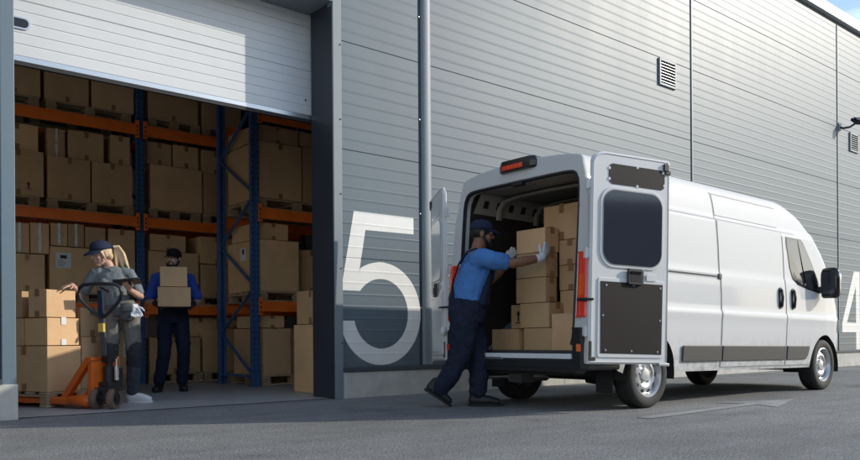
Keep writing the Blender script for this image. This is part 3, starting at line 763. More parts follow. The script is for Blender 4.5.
# ------------------------------------------------------------------ delivery van (built in real metres, x forward from the rear bumper, y left, z up)
VS = .889; VX, VY = 5.08, 4.94
van = thing('delivery_van', 'white high roof panel van parked beside the warehouse with its rear doors swung open', 'van', (VX, VY, 0))
van.scale = (VS, VS, VS)
def rake(p): return V((p[0], p[1], p[2] - .0125 * (p[0] - .9)))
def VM(): return MB(rake)
def vb(mb, name, m, par=None, **k): return mb.build(name, m, par or van, **k)
WT = [(.2, .90), (.30, .925), (.36, .950), (.45, .966), (.60, .978), (.80, .990), (.90, .994), (.97, 1.002), (1.0, 1.002), (1.04, .986), (1.2, .986), (1.36, .980), (1.43, .972), (1.47, .960), (1.8, .947), (2.0, .932), (2.04, .928), (2.075, .906), (2.2, .888), (2.30, .868), (2.36, .85)]
def W(z): return interp(z, WT)
PT = [(4.2, 1.), (4.6, .996), (5.0, .985), (5.3, .955), (5.5, .915), (5.7, .84), (5.85, .72), (5.95, .52), (6.0, .36)]
def pf(x): return interp(x, PT)
ET = [(3.9, 2.465), (4.07, 2.445), (4.42, 2.33), (4.73, 2.13), (5.1, 1.80), (5.27, 1.62), (5.36, 1.42), (5.46, 1.28), (5.59, 1.14), (5.72, 1.0), (5.85, .84), (5.95, .68), (6.0, .58)]
BT = [(0, .06), (3.9, .065), (4.4, .10), (4.9, .13), (5.27, .13), (5.4, .09), (5.7, .06), (6., .03)]
def E_(x): return interp(x, ET)
def lean(z): return .15 * max(0, min(1, (z - .6) / 1.9))
RA, FA, WR = 1.015, 4.99, .335
def zb(x):
    b = .36 if x < 5.4 else .36 - (.09 * min(1, (x - 5.4) / .2))
    if x < .55: b = .46 - .1 * max(0, (x - .35) / .2)
    for a in (RA, FA):
        if abs(x - a) < .43: b = max(b, .36 + math.sqrt(.43 ** 2 - (x - a) ** 2) * .98)
    return b
ZL = [.20, .30, .36, .40, .467, .55, .634, .70, .75, .80, .85, .90, .94, .97, 1.0, 1.02, 1.04, 1.1, 1.2, 1.3, 1.36, 1.40, 1.43, 1.47, 1.52, 1.6, 1.7, 1.8, 1.9, 2.0, 2.04, 2.055, 2.075, 2.12, 2.2, 2.28, 2.36]
def section(x):
    e = E_(x); top = e - .10; b = zb(x); p = pf(x); P = []
    for z in ZL:
        q = min(max(z, b), max(top, b)); P.append((W(q) * p, q))
    wc = P[-1][0]; t = P[-1][1]; bt = interp(x, BT); dz = max(e - t, .01)
    P += [(wc * .988, t + dz * .5), (wc * .955, t + dz * .82), (wc * .90, t + dz * .97), (wc * .80, e + bt * .22), (wc * .6, e + bt * .6), (wc * .3, e + bt * .9), (0, e + bt)]
    return P
xs = set([0, .03, .06, .1, .2, .3, .4, .5] + [.6 + .1 * k for k in range(33)] + [3.9 + .07 * k for k in range(27)] + [5.82, 5.87, 5.92, 5.96, 5.985, 6.0])
for a in (RA, FA):
    for k in range(0, 25): xs.add(a + .43 * math.cos(math.pi * k / 24))
    xs.add(a - .432); xs.add(a + .432)
xs = sorted(round(x, 4) for x in xs)
def xl(x, z): return x + (lean(z) * (1 - x / .5) if x < .5 else 0)
mb = VM()
for sgn in (-1, 1):
    mb.rings([[(xl(x, z), sgn * y, z) for y, z in section(x)] for x in xs], False, False)
Pn = section(6.0)
mb.add([(6.0, -y, z) for y, z in Pn] + [(6.0, y, z) for y, z in Pn[::-1]], [tuple(range(2 * len(Pn)))])
# rear frame from the outer skin to the door opening
Pr = section(0)
outer = [(y, z) for y, z in Pr] + [(-y, z) for y, z in Pr[::-1]]
OW, OB, OT = .81, .575, 2.31
def opening(y, z):
    cy, cz = 0, (OB + OT) / 2; dy, dz = y - cy, z - cz; n = 14.
    a, b = OW, (OT - OB) / 2
    k = (abs(dy / a) ** n + abs(dz / b) ** n) ** (-1 / n)
    return dy * k, cz + dz * k
inner = [opening(y, z) for y, z in outer]
r0 = [(lean(z), y, z) for y, z in outer]; r1 = [(lean(z) - .012, y + (a - y) * .06, z + (b - z) * .06) for (y, z), (a, b) in zip(outer, inner)]
r2 = [(lean(b) - .006, y + (a - y) * .9, z + (b - z) * .9) for (y, z), (a, b) in zip(outer, inner)]
r3 = [(lean(b) + .015, a, b) for a, b in inner]; r4 = [(lean(b) + .10, a, b) for a, b in inner]
mb.rings([r0, r1, r2, r3, r4], False, False)
body = vb(mb, 'body', M['van'], smooth=38, weld=True)

# door opening rubber
mb = VM(); mb.rings([[(lean(b) + .0, a * 1.0 + .014 * (1 if a > 0 else -1), b + .014 * (1 if b > 1.4 else -1)) for a, b in inner], [(lean(b) - .012, a * .995, b - .004 * (1 if b > 1.4 else -1)) for a, b in inner],
                         [(lean(b) + .03, a * .985, b - .014 * (1 if b > 1.4 else -1)) for a, b in inner]], False, False)
vb(mb, 'opening_seal', M['rubber'], smooth=50)
# cargo space lining
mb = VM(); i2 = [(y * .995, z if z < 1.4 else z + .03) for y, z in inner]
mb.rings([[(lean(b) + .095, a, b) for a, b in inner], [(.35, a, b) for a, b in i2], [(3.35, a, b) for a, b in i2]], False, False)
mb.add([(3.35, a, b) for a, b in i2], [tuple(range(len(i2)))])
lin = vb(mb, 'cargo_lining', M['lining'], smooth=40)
mb = VM(); mb.box(.14, 3.34, -.79, .79, .560, .584); vb(mb, 'cargo_floor', M['mould'])
# ceiling with ribs
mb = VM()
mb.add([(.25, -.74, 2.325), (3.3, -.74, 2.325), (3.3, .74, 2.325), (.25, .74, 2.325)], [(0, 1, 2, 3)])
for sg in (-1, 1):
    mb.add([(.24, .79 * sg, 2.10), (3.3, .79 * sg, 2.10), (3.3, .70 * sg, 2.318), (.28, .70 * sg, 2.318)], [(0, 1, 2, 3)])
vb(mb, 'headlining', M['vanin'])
for k in range(5):
    x = .62 + .62 * k; mb = VM()
    pts = [(x, .765, 2.06), (x, .74, 2.19), (x, .66, 2.26), (x, .45, 2.285), (x, 0, 2.295), (x, -.45, 2.285), (x, -.66, 2.26), (x, -.74, 2.19), (x, -.765, 2.06)]
    mb.sweep(pts, [(.05, .016)] * 9, (1, 0, 0), 8, False); vb(mb, 'roof_bow', M['vanin'], smooth=40)
mb = VM()
for sg in (-1, 1):
    for k in range(14):
        x = .36 + .2 * k
        if abs((x - .62) % .62) < .06: continue
        f = lambda t, d: (.79 - .09 * t - .003, 2.10 + .218 * t - .002)
        a0, z0 = f(.32, 0); a1, z1 = f(.68, 0)
        mb.add([(x, a0 * sg, z0), (x + .075, a0 * sg, z0), (x + .075, a1 * sg, z1), (x, a1 * sg, z1)], [(0, 1, 2, 3)])
vb(mb, 'rail_opening', M['hole'])
for sg in (-1, 1):   # inner wheel boxes
    mb = VM(); pts = [(RA + .47 * math.cos(rad(a)), .585 + .36 * math.sin(rad(a))) for a in range(0, 181, 12)]
    mb.prism(pts, lambda a, b, d: (a, d, b), sg * .50, sg * .788); vb(mb, 'wheel_box', M['wheelbox'], smooth=40, bevel=.03)
# sliding door, front door and other skin panels
def skin(x0, x1, z0, z1, off, nx=None, sg=-1, shape=None, thick=.0):
    nx = nx or max(2, int((x1 - x0) / .08)); zz = [z0] + [z for z in ZL if z0 + .004 < z < z1 - .004] + [z1]; R = []
    for i in range(nx + 1):
        x = x0 + (x1 - x0) * i / nx; r = []
        for z in zz:
            xx, z_ = shape(x, z, i / nx) if shape else (x, z)
            r.append((xx, sg * (W(z_) * pf(xx) + off), z_))
        R.append(r)
    return R
def panel(name, R, sg=-1, m='van', d=.02, par=None):
    mb = VM(); mb.rings(R, False, False)
    n, k = len(R), len(R[0])
    edge = [R[i][0] for i in range(n)] + [R[-1][j] for j in range(1, k)] + [R[i][-1] for i in range(n - 2, -1, -1)] + [R[0][j] for j in range(k - 2, 0, -1)]
    mb.rings([edge, [(x, y - sg * d, z) for x, y, z in edge]], True, False)
    return vb(mb, name, M[m], par, smooth=35, weld=True)
sl = panel('sliding_door', skin(2.345, 3.835, .40, 2.035, .007))
def fd(x, z, t):
    # front door: rear edge vertical, front edge follows the arch and pillar
    xf = interp(z, [(.40, 4.50), (.55, 4.535), (.72, 4.66), (.80, 4.80), (1.25, 4.92), (1.40, 4.94), (2.04, 4.30)])
    return 3.865 + (xf - 3.865) * t, z
fdoor = panel('front_door', skin(3.865, 4.9, .40, 2.0, .007, 14, shape=fd))
panel('upper_side_panel', skin(2.345, 3.80, 2.10, 2.335, .006, 14))
# dark lines round the doors
mb = VM()
def vline(x, z0, z1, off=.0015, w=.022):
    zz = [z0] + [z for z in ZL if z0 < z < z1] + [z1]
    mb.rings([[(x - w / 2, -(W(z) * pf(x) + off), z) for z in zz], [(x + w / 2, -(W(z) * pf(x) + off), z) for z in zz]], False, False)
def hline(z, x0, x1, off=.0015, w=.02):
    xx = [x0 + (x1 - x0) * i / 20 for i in range(21)]
    mb.rings([[(x, -(W(z - w / 2) * pf(x) + off), z - w / 2) for x in xx], [(x, -(W(z + w / 2) * pf(x) + off), z + w / 2) for x in xx]], False, False)
vline(2.335, .40, 2.36); vline(3.85, .40, 2.04, w=.026); hline(.39, 2.33, 4.5)
hline(2.05, .55, 4.2, w=.014); hline(2.347, 2.3, 3.82, w=.014)
vb(mb, 'door_seal', M['seamline'])
# sliding rail
mb = VM(); mb.prism([(.60, 1.375), (2.345, 1.375), (2.345, 1.432), (.60, 1.432)], lambda a, b, d: (a, -(W(1.40) + d), b), -.004, .004); r = vb(mb, 'slide_rail', M['van'], bevel=.002)
mb = VM(); mb.box(.6, 2.33, -(W(1.4) + .013), -(W(1.4) + .004), 1.398, 1.410); mb.build('rail_groove', M['slit'], r)
mb = VM(); mb.box(2.285, 2.345, -(W(1.4) + .020), -(W(1.4) + .0045), 1.375, 1.435); mb.build('rail_end', M['black'], r, bevel=.006)
# door handles
def handle(x, z, par):
    mb = VM(); pr = round_rect(x - .042, x + .042, z - .13, z + .13, .038)
    y = W(z) * pf(x)
    mb.prism(pr, lambda a, b, d: (a, -(W(b) * pf(a) + d), b), .006, .018); h = vb(mb, 'handle', M['black'], par, smooth=40)
    mb = VM(); mb.sweep([(x - .005, -y - .03, z + .10), (x - .005, -y - .042, z), (x - .005, -y - .03, z - .10)], [(.022, .014)] * 3, (1, 0, 0), 12); mb.build('handle_grip', M['gloss'], h, smooth=60)
handle(3.70, 1.22, sl); handle(4.03, 1.22, fdoor)
# side mouldings
def moulding(x0, x1, slope=0, par=None):
    mb = VM(); pr = [(x0, .465), (x1 - slope, .465), (x1 - slope * .3, .52), (x1, .60), (x1, .636), (x0, .636)]
    mb.prism(pr, lambda a, b, d: (a, -(W(b) * pf(a) + d), b), .009, .024); return vb(mb, 'side_moulding', M['mould'], par, bevel=.006)
moulding(1.56, 2.325); moulding(2.352, 3.83, 0, sl); moulding(3.872, 4.47, .09, fdoor)
# front side window
wp = [(3.955, 2.0), (3.945, 1.90), (4.0, 1.62), (4.07, 1.48), (4.17, 1.41), (4.45, 1.36), (4.80, 1.325), (4.87, 1.36), (4.82, 1.47), (4.60, 1.75), (4.42, 1.96), (4.36, 2.0)]
mb = VM(); mb.prism(wp, lambda a, b, d: (a, -(W(b) * pf(a) + d), b), .0085, .0115); win = vb(mb, 'side_window', M['gloss'], fdoor)
wi = [(4.0 + (x - 4.0) * .93 + .012, 1.67 + (z - 1.67) * .93) for x, z in wp]
bars = lambda z: 4.24 + (2.0 - z) * .27
mb = VM()
def clip(poly, side):
    out = []
    f = lambda p: (p[0] - bars(p[1])) * side - .022
    for a, b in zip(poly, poly[1:] + poly[:1]):
        fa, fb = f(a), f(b)
        if fa >= 0: out.append(a)
        if (fa >= 0) != (fb >= 0):
            t = fa / (fa - fb); out.append((a[0] + (b[0] - a[0]) * t, a[1] + (b[1] - a[1]) * t))
    return out
for s in (-1, 1):
    mb.prism(clip(wi, s), lambda a, b, d: (a, -(W(b) * pf(a) + d), b), .0118, .0135)
mb.build('window_pane', M['glass'], win)
# windscreen
mb = VM(); R = []
for x in [4.44 + .07 * k for k in range(13)]:
    P = section(x)[-5:]; P = [(y * .97, z + .006) for y, z in P]
    R.append([(x + .004, -y, z) for y, z in P] + [(x + .004, y, z) for y, z in P[-2::-1]])
mb.rings(R, False, False); vb(mb, 'windscreen', M['glass'], smooth=60)
# left side cab window too
mb = VM(); mb.prism(wp, lambda a, b, d: (a, (W(b) * pf(a) + d), b), .002, .006); vb(mb, 'side_window', M['glass'])
# grille, headlamps, front bumper
mb = VM(); mb.rings([[(x + .008, sg * 1 * y, z) for (x, y, z) in r] for sg, r in ((1, [(5.99, -.34, .62), (5.99, .34, .62)]), (1, [(5.93, -.5, .80), (5.93, .5, .80)]))], False, False); vb(mb, 'grille', M['black'])
for sg in (-1, 1):
    mb = VM(); R = [[(x + .012, sg * (W(z) * pf(x) + .006), z) for z in (.82, .92, 1.0)] for x in (5.50, 5.6, 5.68, 5.74)]
    mb.rings(R, False, False); vb(mb, 'headlight', M['glass'], smooth=60)
mb = VM(); R = []
for x in [5.40 + .05 * k for k in range(13)]:
    x = min(x, 6.0); R.append([(x + .01, -(W(z) * pf(x) + .012), z) for z in (.275, .33, .40, .46)])
mb.rings(R, False, False)
R2 = [[(a, -b, c) for a, b, c in r] for r in R]; mb.rings(R2, False, False); vb(mb, 'front_bumper', M['mould'], smooth=50)
# mirrors
for sg in (-1, 1):
    mb = VM(); c = V((4.80, sg * 1.115, 1.45))
    prof = [(-.085, .03), (-.08, .10), (-.04, .125), (.05, .115), (.095, .06), (.10, -.03), (.07, -.10), (-.02, -.12), (-.08, -.09)]
    R = []
    for k, s in ((-.19, .70), (-.165, .90), (-.08, 1.), (.06, 1.), (.15, .95), (.19, .80), (.205, .5)):
        R.append([(c.x + a * s * .8 + .015, c.y + sg * b * s, c.z + k) for a, b in prof])
    mb.rings(R, True, True); mi = vb(mb, 'mirror', M['gloss'], smooth=50)
    mb = VM(); pr = round_rect(-.085, .085, -.14, .15, .03); mb.prism(pr, lambda a, b, d: (c.x + .015 - .076 + d, c.y + a * 1. , c.z + b), -.006, .001); mb.build('mirror_glass', M['backglass'], mi, smooth=40)
    mb = VM(); mb.sweep([(c.x + .04, c.y + sg * .075, c.z - .09), (c.x + .045, c.y + sg * .085, c.z + .10)], [(.055, .035), (.05, .035)], (1, 0, 0), 12); mb.build('mirror_cover', M['alu'], mi, smooth=60)
    mb = VM(); mb.sweep([(4.80, sg * .93, 1.37), (4.80, sg * 1.03, 1.37)], [(.07, .05), (.05, .04)], (1, 0, 0), 12); mb.build('mirror_arm', M['black'], mi, smooth=60)
# wheels
def tyre_wheel(x, y, sg, name='wheel'):
    t = .105; c = (x, y, WR)
    mb = MB(); mb.lathe([(.215, -t * .85), (.235, -t), (.29, -t * 1.03), (.318, -t * .95), (.333, -t * .78), (.335, -t * .4), (.335, t * .4), (.333, t * .78), (.318, t * .95), (.29, t * 1.03), (.235, t), (.215, t * .85)], c, (0, 1, 0), 56)
    for k in (-.055, -.018, .018, .055): mb.lathe([(.3362, k - .004), (.3362, k + .004)], c, (0, 1, 0), 40, 1)
    w = mb.build(name, [M['tyre'], M['hole']], van, smooth=50)
    o = lambda q: q * sg
    mb = MB(); mb.lathe([(.214, o(-.09)), (.214, o(.078)), (.226, o(.098)), (.219, o(.101)), (.205, o(.088)), (.196, o(.060)), (.19, o(.045)), (.155, o(.062)), (.125, o(.066)), (.105, o(.052)), (.07, o(.05)), (.062, o(.07)), (.03, o(.074)), (.0005, o(.075))], c, (0, 1, 0), 56)
    r = mb.build('rim', M['rim'], w, smooth=35)
    mb = MB()
    for k in range(10):
        a = 2 * math.pi * k / 10; cx, cz = x + .168 * math.cos(a), WR + .168 * math.sin(a)
        ta = V((-math.sin(a), 0, math.cos(a))); ra_ = V((math.cos(a), 0, math.sin(a)))
        P = [V((cx, y + o(.0575), cz)) + ta * (.026 * math.cos(q)) + ra_ * (.017 * math.sin(q)) + V((0, o(.009) * (-.9 * math.sin(q) * .7), 0)) for q in [2 * math.pi * j / 14 for j in range(14)]]
        mb.add(P + [p + V((0, o(.002), 0)) for p in P], [tuple(range(14)), tuple(range(14, 28))])
    mb.build('rim_hole', M['hole'], r)
    mb = MB()
    for k in range(5):
        a = 2 * math.pi * (k + .3) / 5; mb.cyl((x + .085 * math.cos(a), y + o(.045), WR + .085 * math.sin(a)), (x + .085 * math.cos(a), y + o(.062), WR + .085 * math.sin(a)), .012, n=8)
    mb.build('wheel_bolt', M['steel'], r, smooth=30)
for x in (RA, FA):
    tyre_wheel(x, -.845, -1); tyre_wheel(x, .845, 1)
# wheel wells and underbody
for x in (RA, FA):
    for sg in (-1, 1):
        mb = VM(); R = []
        for y in (.60, .965 if x == RA else .955):
            R.append([(x + .425 * math.cos(rad(a)), sg * y, .36 + .415 * math.sin(rad(a))) for a in range(-10, 191, 8)])
        mb.rings(R, False, False); mb.add([(x + .425 * math.cos(rad(a)), sg * .60, .36 + .415 * math.sin(rad(a))) for a in range(-10, 191, 8)], [tuple(range(26))])
        vb(mb, 'wheel_well', M['under'], smooth=40)
mb = VM(); mb.box(.12, 5.6, -.58, .58, .34, .545); mb.box(1.5, 4.5, -.93, -.58, .38, .5); mb.box(1.5, 4.5, .58, .93, .38, .5); mb.box(.1, .56, -.9, -.58, .47, .55); mb.box(.1, .56, .58, .9, .47, .55)
vb(mb, 'underbody', M['under'])
mb = VM(); mb.tube([(RA, -.75, .33), (RA, -.5, .30), (RA, .5, .30), (RA, .75, .33)], .042); vb(mb, 'rear_axle', M['under'], smooth=40)
mb = VM(); mb.lathe([(.0, -.08), (.2, -.09), (.31, -.07), (.325, 0), (.31, .07), (.2, .09), (0.001, .08)], (1.75, .05, .27), (0, 0, 1), 36); vb(mb, 'spare_wheel', M['tyre'], smooth=50)
mb = VM(); mb.cyl((.45, .42, .30), (1.0, .42, .30), .07, n=20); mb.tube([(.06, .40, .30), (.3, .42, .30), (.6, .42, .30)], .026); vb(mb, 'exhaust', M['steel'], smooth=40)
for sg in (-1, 1):
    mb = VM(); mb.bar((.25, sg * .6, .36), (1.7, sg * .6, .33), .06, .05); vb(mb, 'leaf_spring', M['under'])
    mb = VM(); mb.box(.56, .575, sg * .74 - .1, sg * .74 + .1, .16, .40); vb(mb, 'mud_flap', M['rubber'])
mb = VM(); mb.box(.10, .3, -.05, .12, .25, .345); vb(mb, 'tow_bracket', M['mould'], bevel=.005)
# rear bumper and step
mb = VM(); pr = [(-.015, .375), (.10, .365), (.16, .40), (.16, .50), (-.005, .50), (-.02, .49)]
mb.prism(pr, lambda a, b, d: (a, d, b), -.86, .86)
mb.prism([(-.008, .41), (-.022, .415), (-.022, .455), (-.008, .46)], lambda a, b, d: (a, d, b), -.80, .80)
bump = vb(mb, 'rear_bumper', M['black'], bevel=.008)
mb = VM(); mb.box(-.012, .15, -.80, .80, .503, .553)
st = vb(mb, 'step_plate', M['step'], bevel=.006)
mb = VM()
for k in range(70):
    y = -.79 + 1.58 * k / 69; mb.box(-.006, .12, y - .004, y + .004, .554, .559)
mb.build('tread', M['chrome'], st)
mb = VM(); mb.box(-.016, .0, .1, .40, .485, .515); mb.build('step_bracket', M['alu'], st, bevel=.006)
for sg in (-1, 1):
    mb = VM(); P = [(-.03, sg * .83), (-.035, sg * .93), (.02, sg * .985), (.50, sg * .975), (.50, sg * .93), (.06, sg * .83)]
    R = []
    for z in (.40, .42, .78, .80):
        s = 1 if z in (.42, .78) else .985
        if z < .5: R.append([(x, y * s, z) for x, y in P])
        else: R.append([(min(x, .10), y * s, z) for x, y in P])
    mb.rings([R[0], R[1], [(x, y, .60) for x, y, z in R[1]], [(min(x, .10), y, .605) for x, y, z in R[1]], R[2], R[3]], True, True); co = vb(mb, 'bumper_corner', M['black'], bevel=.008)
    mb = VM(); mb.box(-.042, -.034, sg * .91 - .026, sg * .91 + .026, .575, .645); mb.build('reflector', M['orange_lens'] if sg < 0 else M['red'], co, bevel=.004)
    # tail lamps
    mb = VM(); P = [(-.012, sg * .845), (-.028, sg * .86), (-.034, sg * .92), (-.012, sg * .975), (.05, sg * 1.0), (.085, sg * .995), (.085, sg * .94), (.03, sg * .85)]
    R = []
    for z, k in ((.895, .98), (.905, 1.), (1.20, 1.), (1.49, 1.), (1.51, .985)): R.append([(x + lean(z), y * k * (1 - .015 * max(0, z - 1.2)), z) for x, y in P])
    mb.rings(R, True, True); tl = vb(mb, 'tail_light', M['red'], smooth=35)
    mb = VM(); R = []
    for z in (1.045, 1.075): R.append([(x + lean(z) + (-.003 if x < .05 else 0), y * 1.003, z) for x, y in P])
    mb.rings(R, True, True); mb.build('lamp_divider', M['black'], tl)
    mb = VM(); R = []
    for z in (1.10, 1.30): R.append([(x * .98 - .0025 + lean(z), y, z) for x, y in ((-.030, sg * .875), (-.032, sg * .93), (-.02, sg * .93), (-.02, sg * .875))])
    mb.rings(R, True, True); mb.build('lamp_reflector', M['orange_lens'], tl)
# high brake light
mb = VM(); P = [(-.02, -.26), (-.055, -.20), (-.055, .20), (-.02, .26), (.12, .24), (.12, -.24)]
R = [[(x + .145, y * s, z) for x, y in P] for z, s in ((2.425, .9), (2.44, 1.), (2.50, 1.), (2.545, .93))]
mb.rings(R, True, True); bl = vb(mb, 'brake_light', M['gloss'], bevel=.006)
mb = VM(); mb.box(.084, .089, -.10, .19, 2.445, 2.495); lens = mb.build('lamp_lens', M['red'], bl, bevel=.004)
lens.parent = bl
mb = VM()
for k in range(5):
    mb = VM(); mb.cyl((.0835, -.07 + .055 * k, 2.47), (.0815, -.07 + .055 * k, 2.47), .014, n=10); mb.build('lamp_cell', M['orange_lens'], lens)
# rear latch block at the header
mb = VM(); mb.box(.11, .17, -.07, .07, 2.27, 2.315); vb(mb, 'latch_block', M['black'], bevel=.006)

# ------------------------------------------------------------------ rear doors
def rear_door(hx, hy, ang, sg, label, sc=1.):
    """local: X from hinge to free edge, Z up, inner face towards -Y*sg"""
    d = bpy.data.objects.new('rear_door', None); COL.objects.link(d); d.parent = van; d['label'] = label
    d.location = (hx, hy, .475); d.rotation_euler = (0, rad(1.6), ang); d.scale = (sc, 1, 1)
    Wd, H = .945, 1.97
    def outl(ins=0., top_r=.11):
        P = [(ins, ins), (Wd - ins, ins), (Wd - ins, H - ins - .02), (Wd - ins - .02, H - ins)]
        P += [(.17 + .0 * k, H - ins) if k == 0 else (.17 - .155 * math.sin(rad(15 * k)) + ins * .6, H - ins - .10 * (1 - math.cos(rad(15 * k)))) for k in range(0, 7)]
        return P
    yi, yo = (-.022 * sg, .022 * sg)
    fl = lambda a, b, c: (a, c, b)
    mb = MB(); O = outl(0); I = outl(.018); n = len(O)
    R = [[(a, yo, b) for a, b in I], [(a, yo * .6, b) for a, b in O], [(a, yi * .4, b) for a, b in O], [(a, yi, b) for a, b in outl(.012)]]
    # outward bulge of the outer skin
    mb.rings(R, True, True); o = mb.build('door_shell', M['doorpaint'], d, smooth=30)
    def sub(poly, name, m, y0, y1, bev=0, smooth=None):
        mb = MB(); mb.prism(poly, fl, y0 * sg, y1 * sg); return mb.build(name, M[m], d, bevel=bev, smooth=smooth)
    # raised frame members of the inner pressing
    sub(round_rect(.105, .865, .895, 1.65, .16, 10), 'window_frame', 'doorpaint', -.0215, -.034, .008)
    sub(round_rect(.128, .842, .918, 1.628, .14, 10), 'window_seal', 'seamline', -.0345, -.0365, 0)
    sub(round_rect(.138, .832, .928, 1.618, .135, 10), 'window', 'backglass' if sg > 0 else 'palereflect', -.0367, -.0415, .002)
    sub(round_rect(.20, .87, 1.675, 1.865, .05), 'upper_slot', 'brownpanel' if sg > 0 else 'palereflect', -.0225, -.0265, 0)
    for a, b in ((.205, 1.72), (.535, 1.68), (.535, 1.86), (.865, 1.72), (.205, 1.82), (.85, 1.84)):
        mb = MB(); mb.box(a - .012, a + .012, -.0285 * sg, -.0268 * sg, b - .012, b + .012)
        mb.build('slot_clip', M['doorpaint'], d)
    sub(round_rect(.09, .88, .06, .80, .03), 'lower_frame', 'doorpaint', -.0215, -.032, .006)
    lp = sub([(.125, .10), (.85, .095), (.855, .765), (.60, .765), (.59, .79), (.43, .79), (.42, .765), (.115, .765)], 'lower_panel', 'brownpanel' if sg > 0 else 'palereflect', -.0325, -.037, .003)
    for a, b in ((.18, .13), (.485, .125), (.80, .12), (.825, .42), (.825, .73), (.145, .45), (.18, .73), (.5, .745)):
        mb = MB(); mb.cyl((a, -.036 * sg, b), (a, -.040 * sg, b), .011, n=10)
        mb.build('panel_rivet', M['alu'], lp)
    hb = sub(round_rect(.415, .605, .745, .90, .025), 'handle_box', 'black', -.038, -.060, .008)
    mb = MB(); mb.box(.445, .575, -.062 * sg, -.0605 * sg, .775, .845); mb.build('handle_recess', M['hole'], hb)
    mb = MB(); mb.box(.445, .575, -.070 * sg, -.0625 * sg, .85, .875); mb.build('handle_lever', M['gloss'], hb, bevel=.004)
    sub(round_rect(.65, .77, .79, .86, .012), 'inner_plate', 'doorpaint', -.0325, -.040, .004)
    mb = MB(); mb.box(-.004, .075, -.03 * sg, -.022 * sg, .03, .065); mb.box(-.004, .03, -.03 * sg, -.022 * sg, .065, .21); mb.build('hinge_guard', M['black'], d, bevel=.008)
    mb = MB()
    for z in (.30, 1.02, 1.66):
        mb = MB(); mb.box(-.02, .03, .0 * sg, .05 * sg, z - .04, z + .04); mb.cyl((-.018, .01 * sg, z - .05), (-.018, .01 * sg, z + .05), .014, n=12)
        mb.build('hinge', M['doorpaint'], d, smooth=40)
    mb = MB(); mb.box(.85, .91, -.045 * sg, -.0225 * sg, 1.86, 1.93); mb.box(.87, .938, -.04 * sg, -.0227 * sg, 1.83, 1.87); mb.build('door_latch', M['black'], d, bevel=.006)
    mb = MB(); mb.box(.82, .95, -.04 * sg, .01 * sg, -.016, .012); mb.build('lower_latch', M['steel'], d, bevel=.004)
    # weather strip
    mb = MB(); rr = [(a, -.024 * sg, b) for a, b in outl(.020)]; mb.tube(rr + [rr[0]], .005, 6); mb.build('weather_strip', M['doorpaint'], d, smooth=60)
    # outer badge-less handle and plate on the outside
    mb = MB(); mb.box(.62, .75, .0225 * sg, .035 * sg, .52, .72); mb.build('outer_handle', M['black'], d, bevel=.01)
    return d
d1 = rear_door(-.035, -1.005, rad(-14), 1, 'opened right door folded back along the flank, dark window and dark panel inside')
d2 = rear_door(.02, 1.0, rad(60), -1, 'opened left door seen edge on beside the wall', .84)
# door checks and black latch ovals on the rear pillars
for sg, h in ((-1, 0), (1, 0)):
    mb = VM(); mb.tube([(-.02, sg * .90, 1.055), (-.03, sg * 1.02, 1.055), (.0, sg * 1.10 if sg > 0 else sg * 1.06, 1.055)], .012, 8); vb(mb, 'door_check', M['black'], smooth=50)
mb = MB()
for k, x in enumerate((-.02, .04, .10, .16)): mb.ell((x, 1.01 + .03 * k, .80 + .0 * k), (.036, .036, .05) if k % 2 == 0 else (.03, .03, .028), n=12, k=8)
mb.bar((-.03, 1.0, .80), (.18, 1.11, .80), .02, .05); vb(mb, 'hinge_bracket', M['paper'], smooth=60)

# ------------------------------------------------------------------ cargo
CG = 'boxes in the van'
FZ = .497
def cbox(label, v0, v1, z0, z1, u0, du, **k):
    w = v1 - v0; p = (u0 + du / 2, (v0 + v1) / 2, z0)
    return carton(label, 0, w, 0, z1 - z0, 0, du, rotz=-90, at=p, group=CG, **k)
cbox('top box of the tall column in the van, held by the gloved hands', 4.885, 5.255, 1.447, 1.675, 5.50, .19, tape=0, taperight=1)
cbox('second box from the top of the tall column, under the forearm of the man', 4.885, 5.26, 1.212, 1.445, 5.50, .17, tape=0, taperight=1)
cbox('third box from the top of the tall column in the van', 4.885, 5.265, .972, 1.210, 5.50, .16, tape=0, taperight=1)
cbox('fourth box down in the tall column, shifted slightly right, small box on its left', 4.845, 5.215, .734, .970, 5.50, .24, tape=0, taperight=1)
cbox('bottom box of the tall column, standing on the van sill', 4.805, 5.17, FZ, .732, 5.50, .18, tape=0, taperight=1)
cbox('low box on the van floor, left of the tall column', 5.24, 5.60, FZ, .728, 5.50, .22, tape=0)
cbox('small box printed with an arrow, on the left beside the tall column', 5.235, 5.45, .732, .968, 5.62, .26, tape=0, arrow=(.0, .07, .9))
cbox('tall brown box topping the right stack in the van, higher than the column', 4.64, 5.09, 1.566, 1.905, 5.71, .40, tape=1)
cbox('darker box under the tall brown box, beside the top of the column', 4.62, 4.89, 1.325, 1.563, 5.70, .36, tape=1)
cbox('taped box in the right stack of the van, behind the second and third boxes', 4.60, 4.89, 1.086, 1.323, 5.70, .36, tape=1)
cbox('plain box in the right stack of the van, above the upright box', 4.60, 4.88, .862, 1.084, 5.70, .36, tape=0)
cbox('upright box at the bottom right of the van opening, beside the tail light', 4.44, 4.78, FZ, .86, 5.46, .56, tape=0)
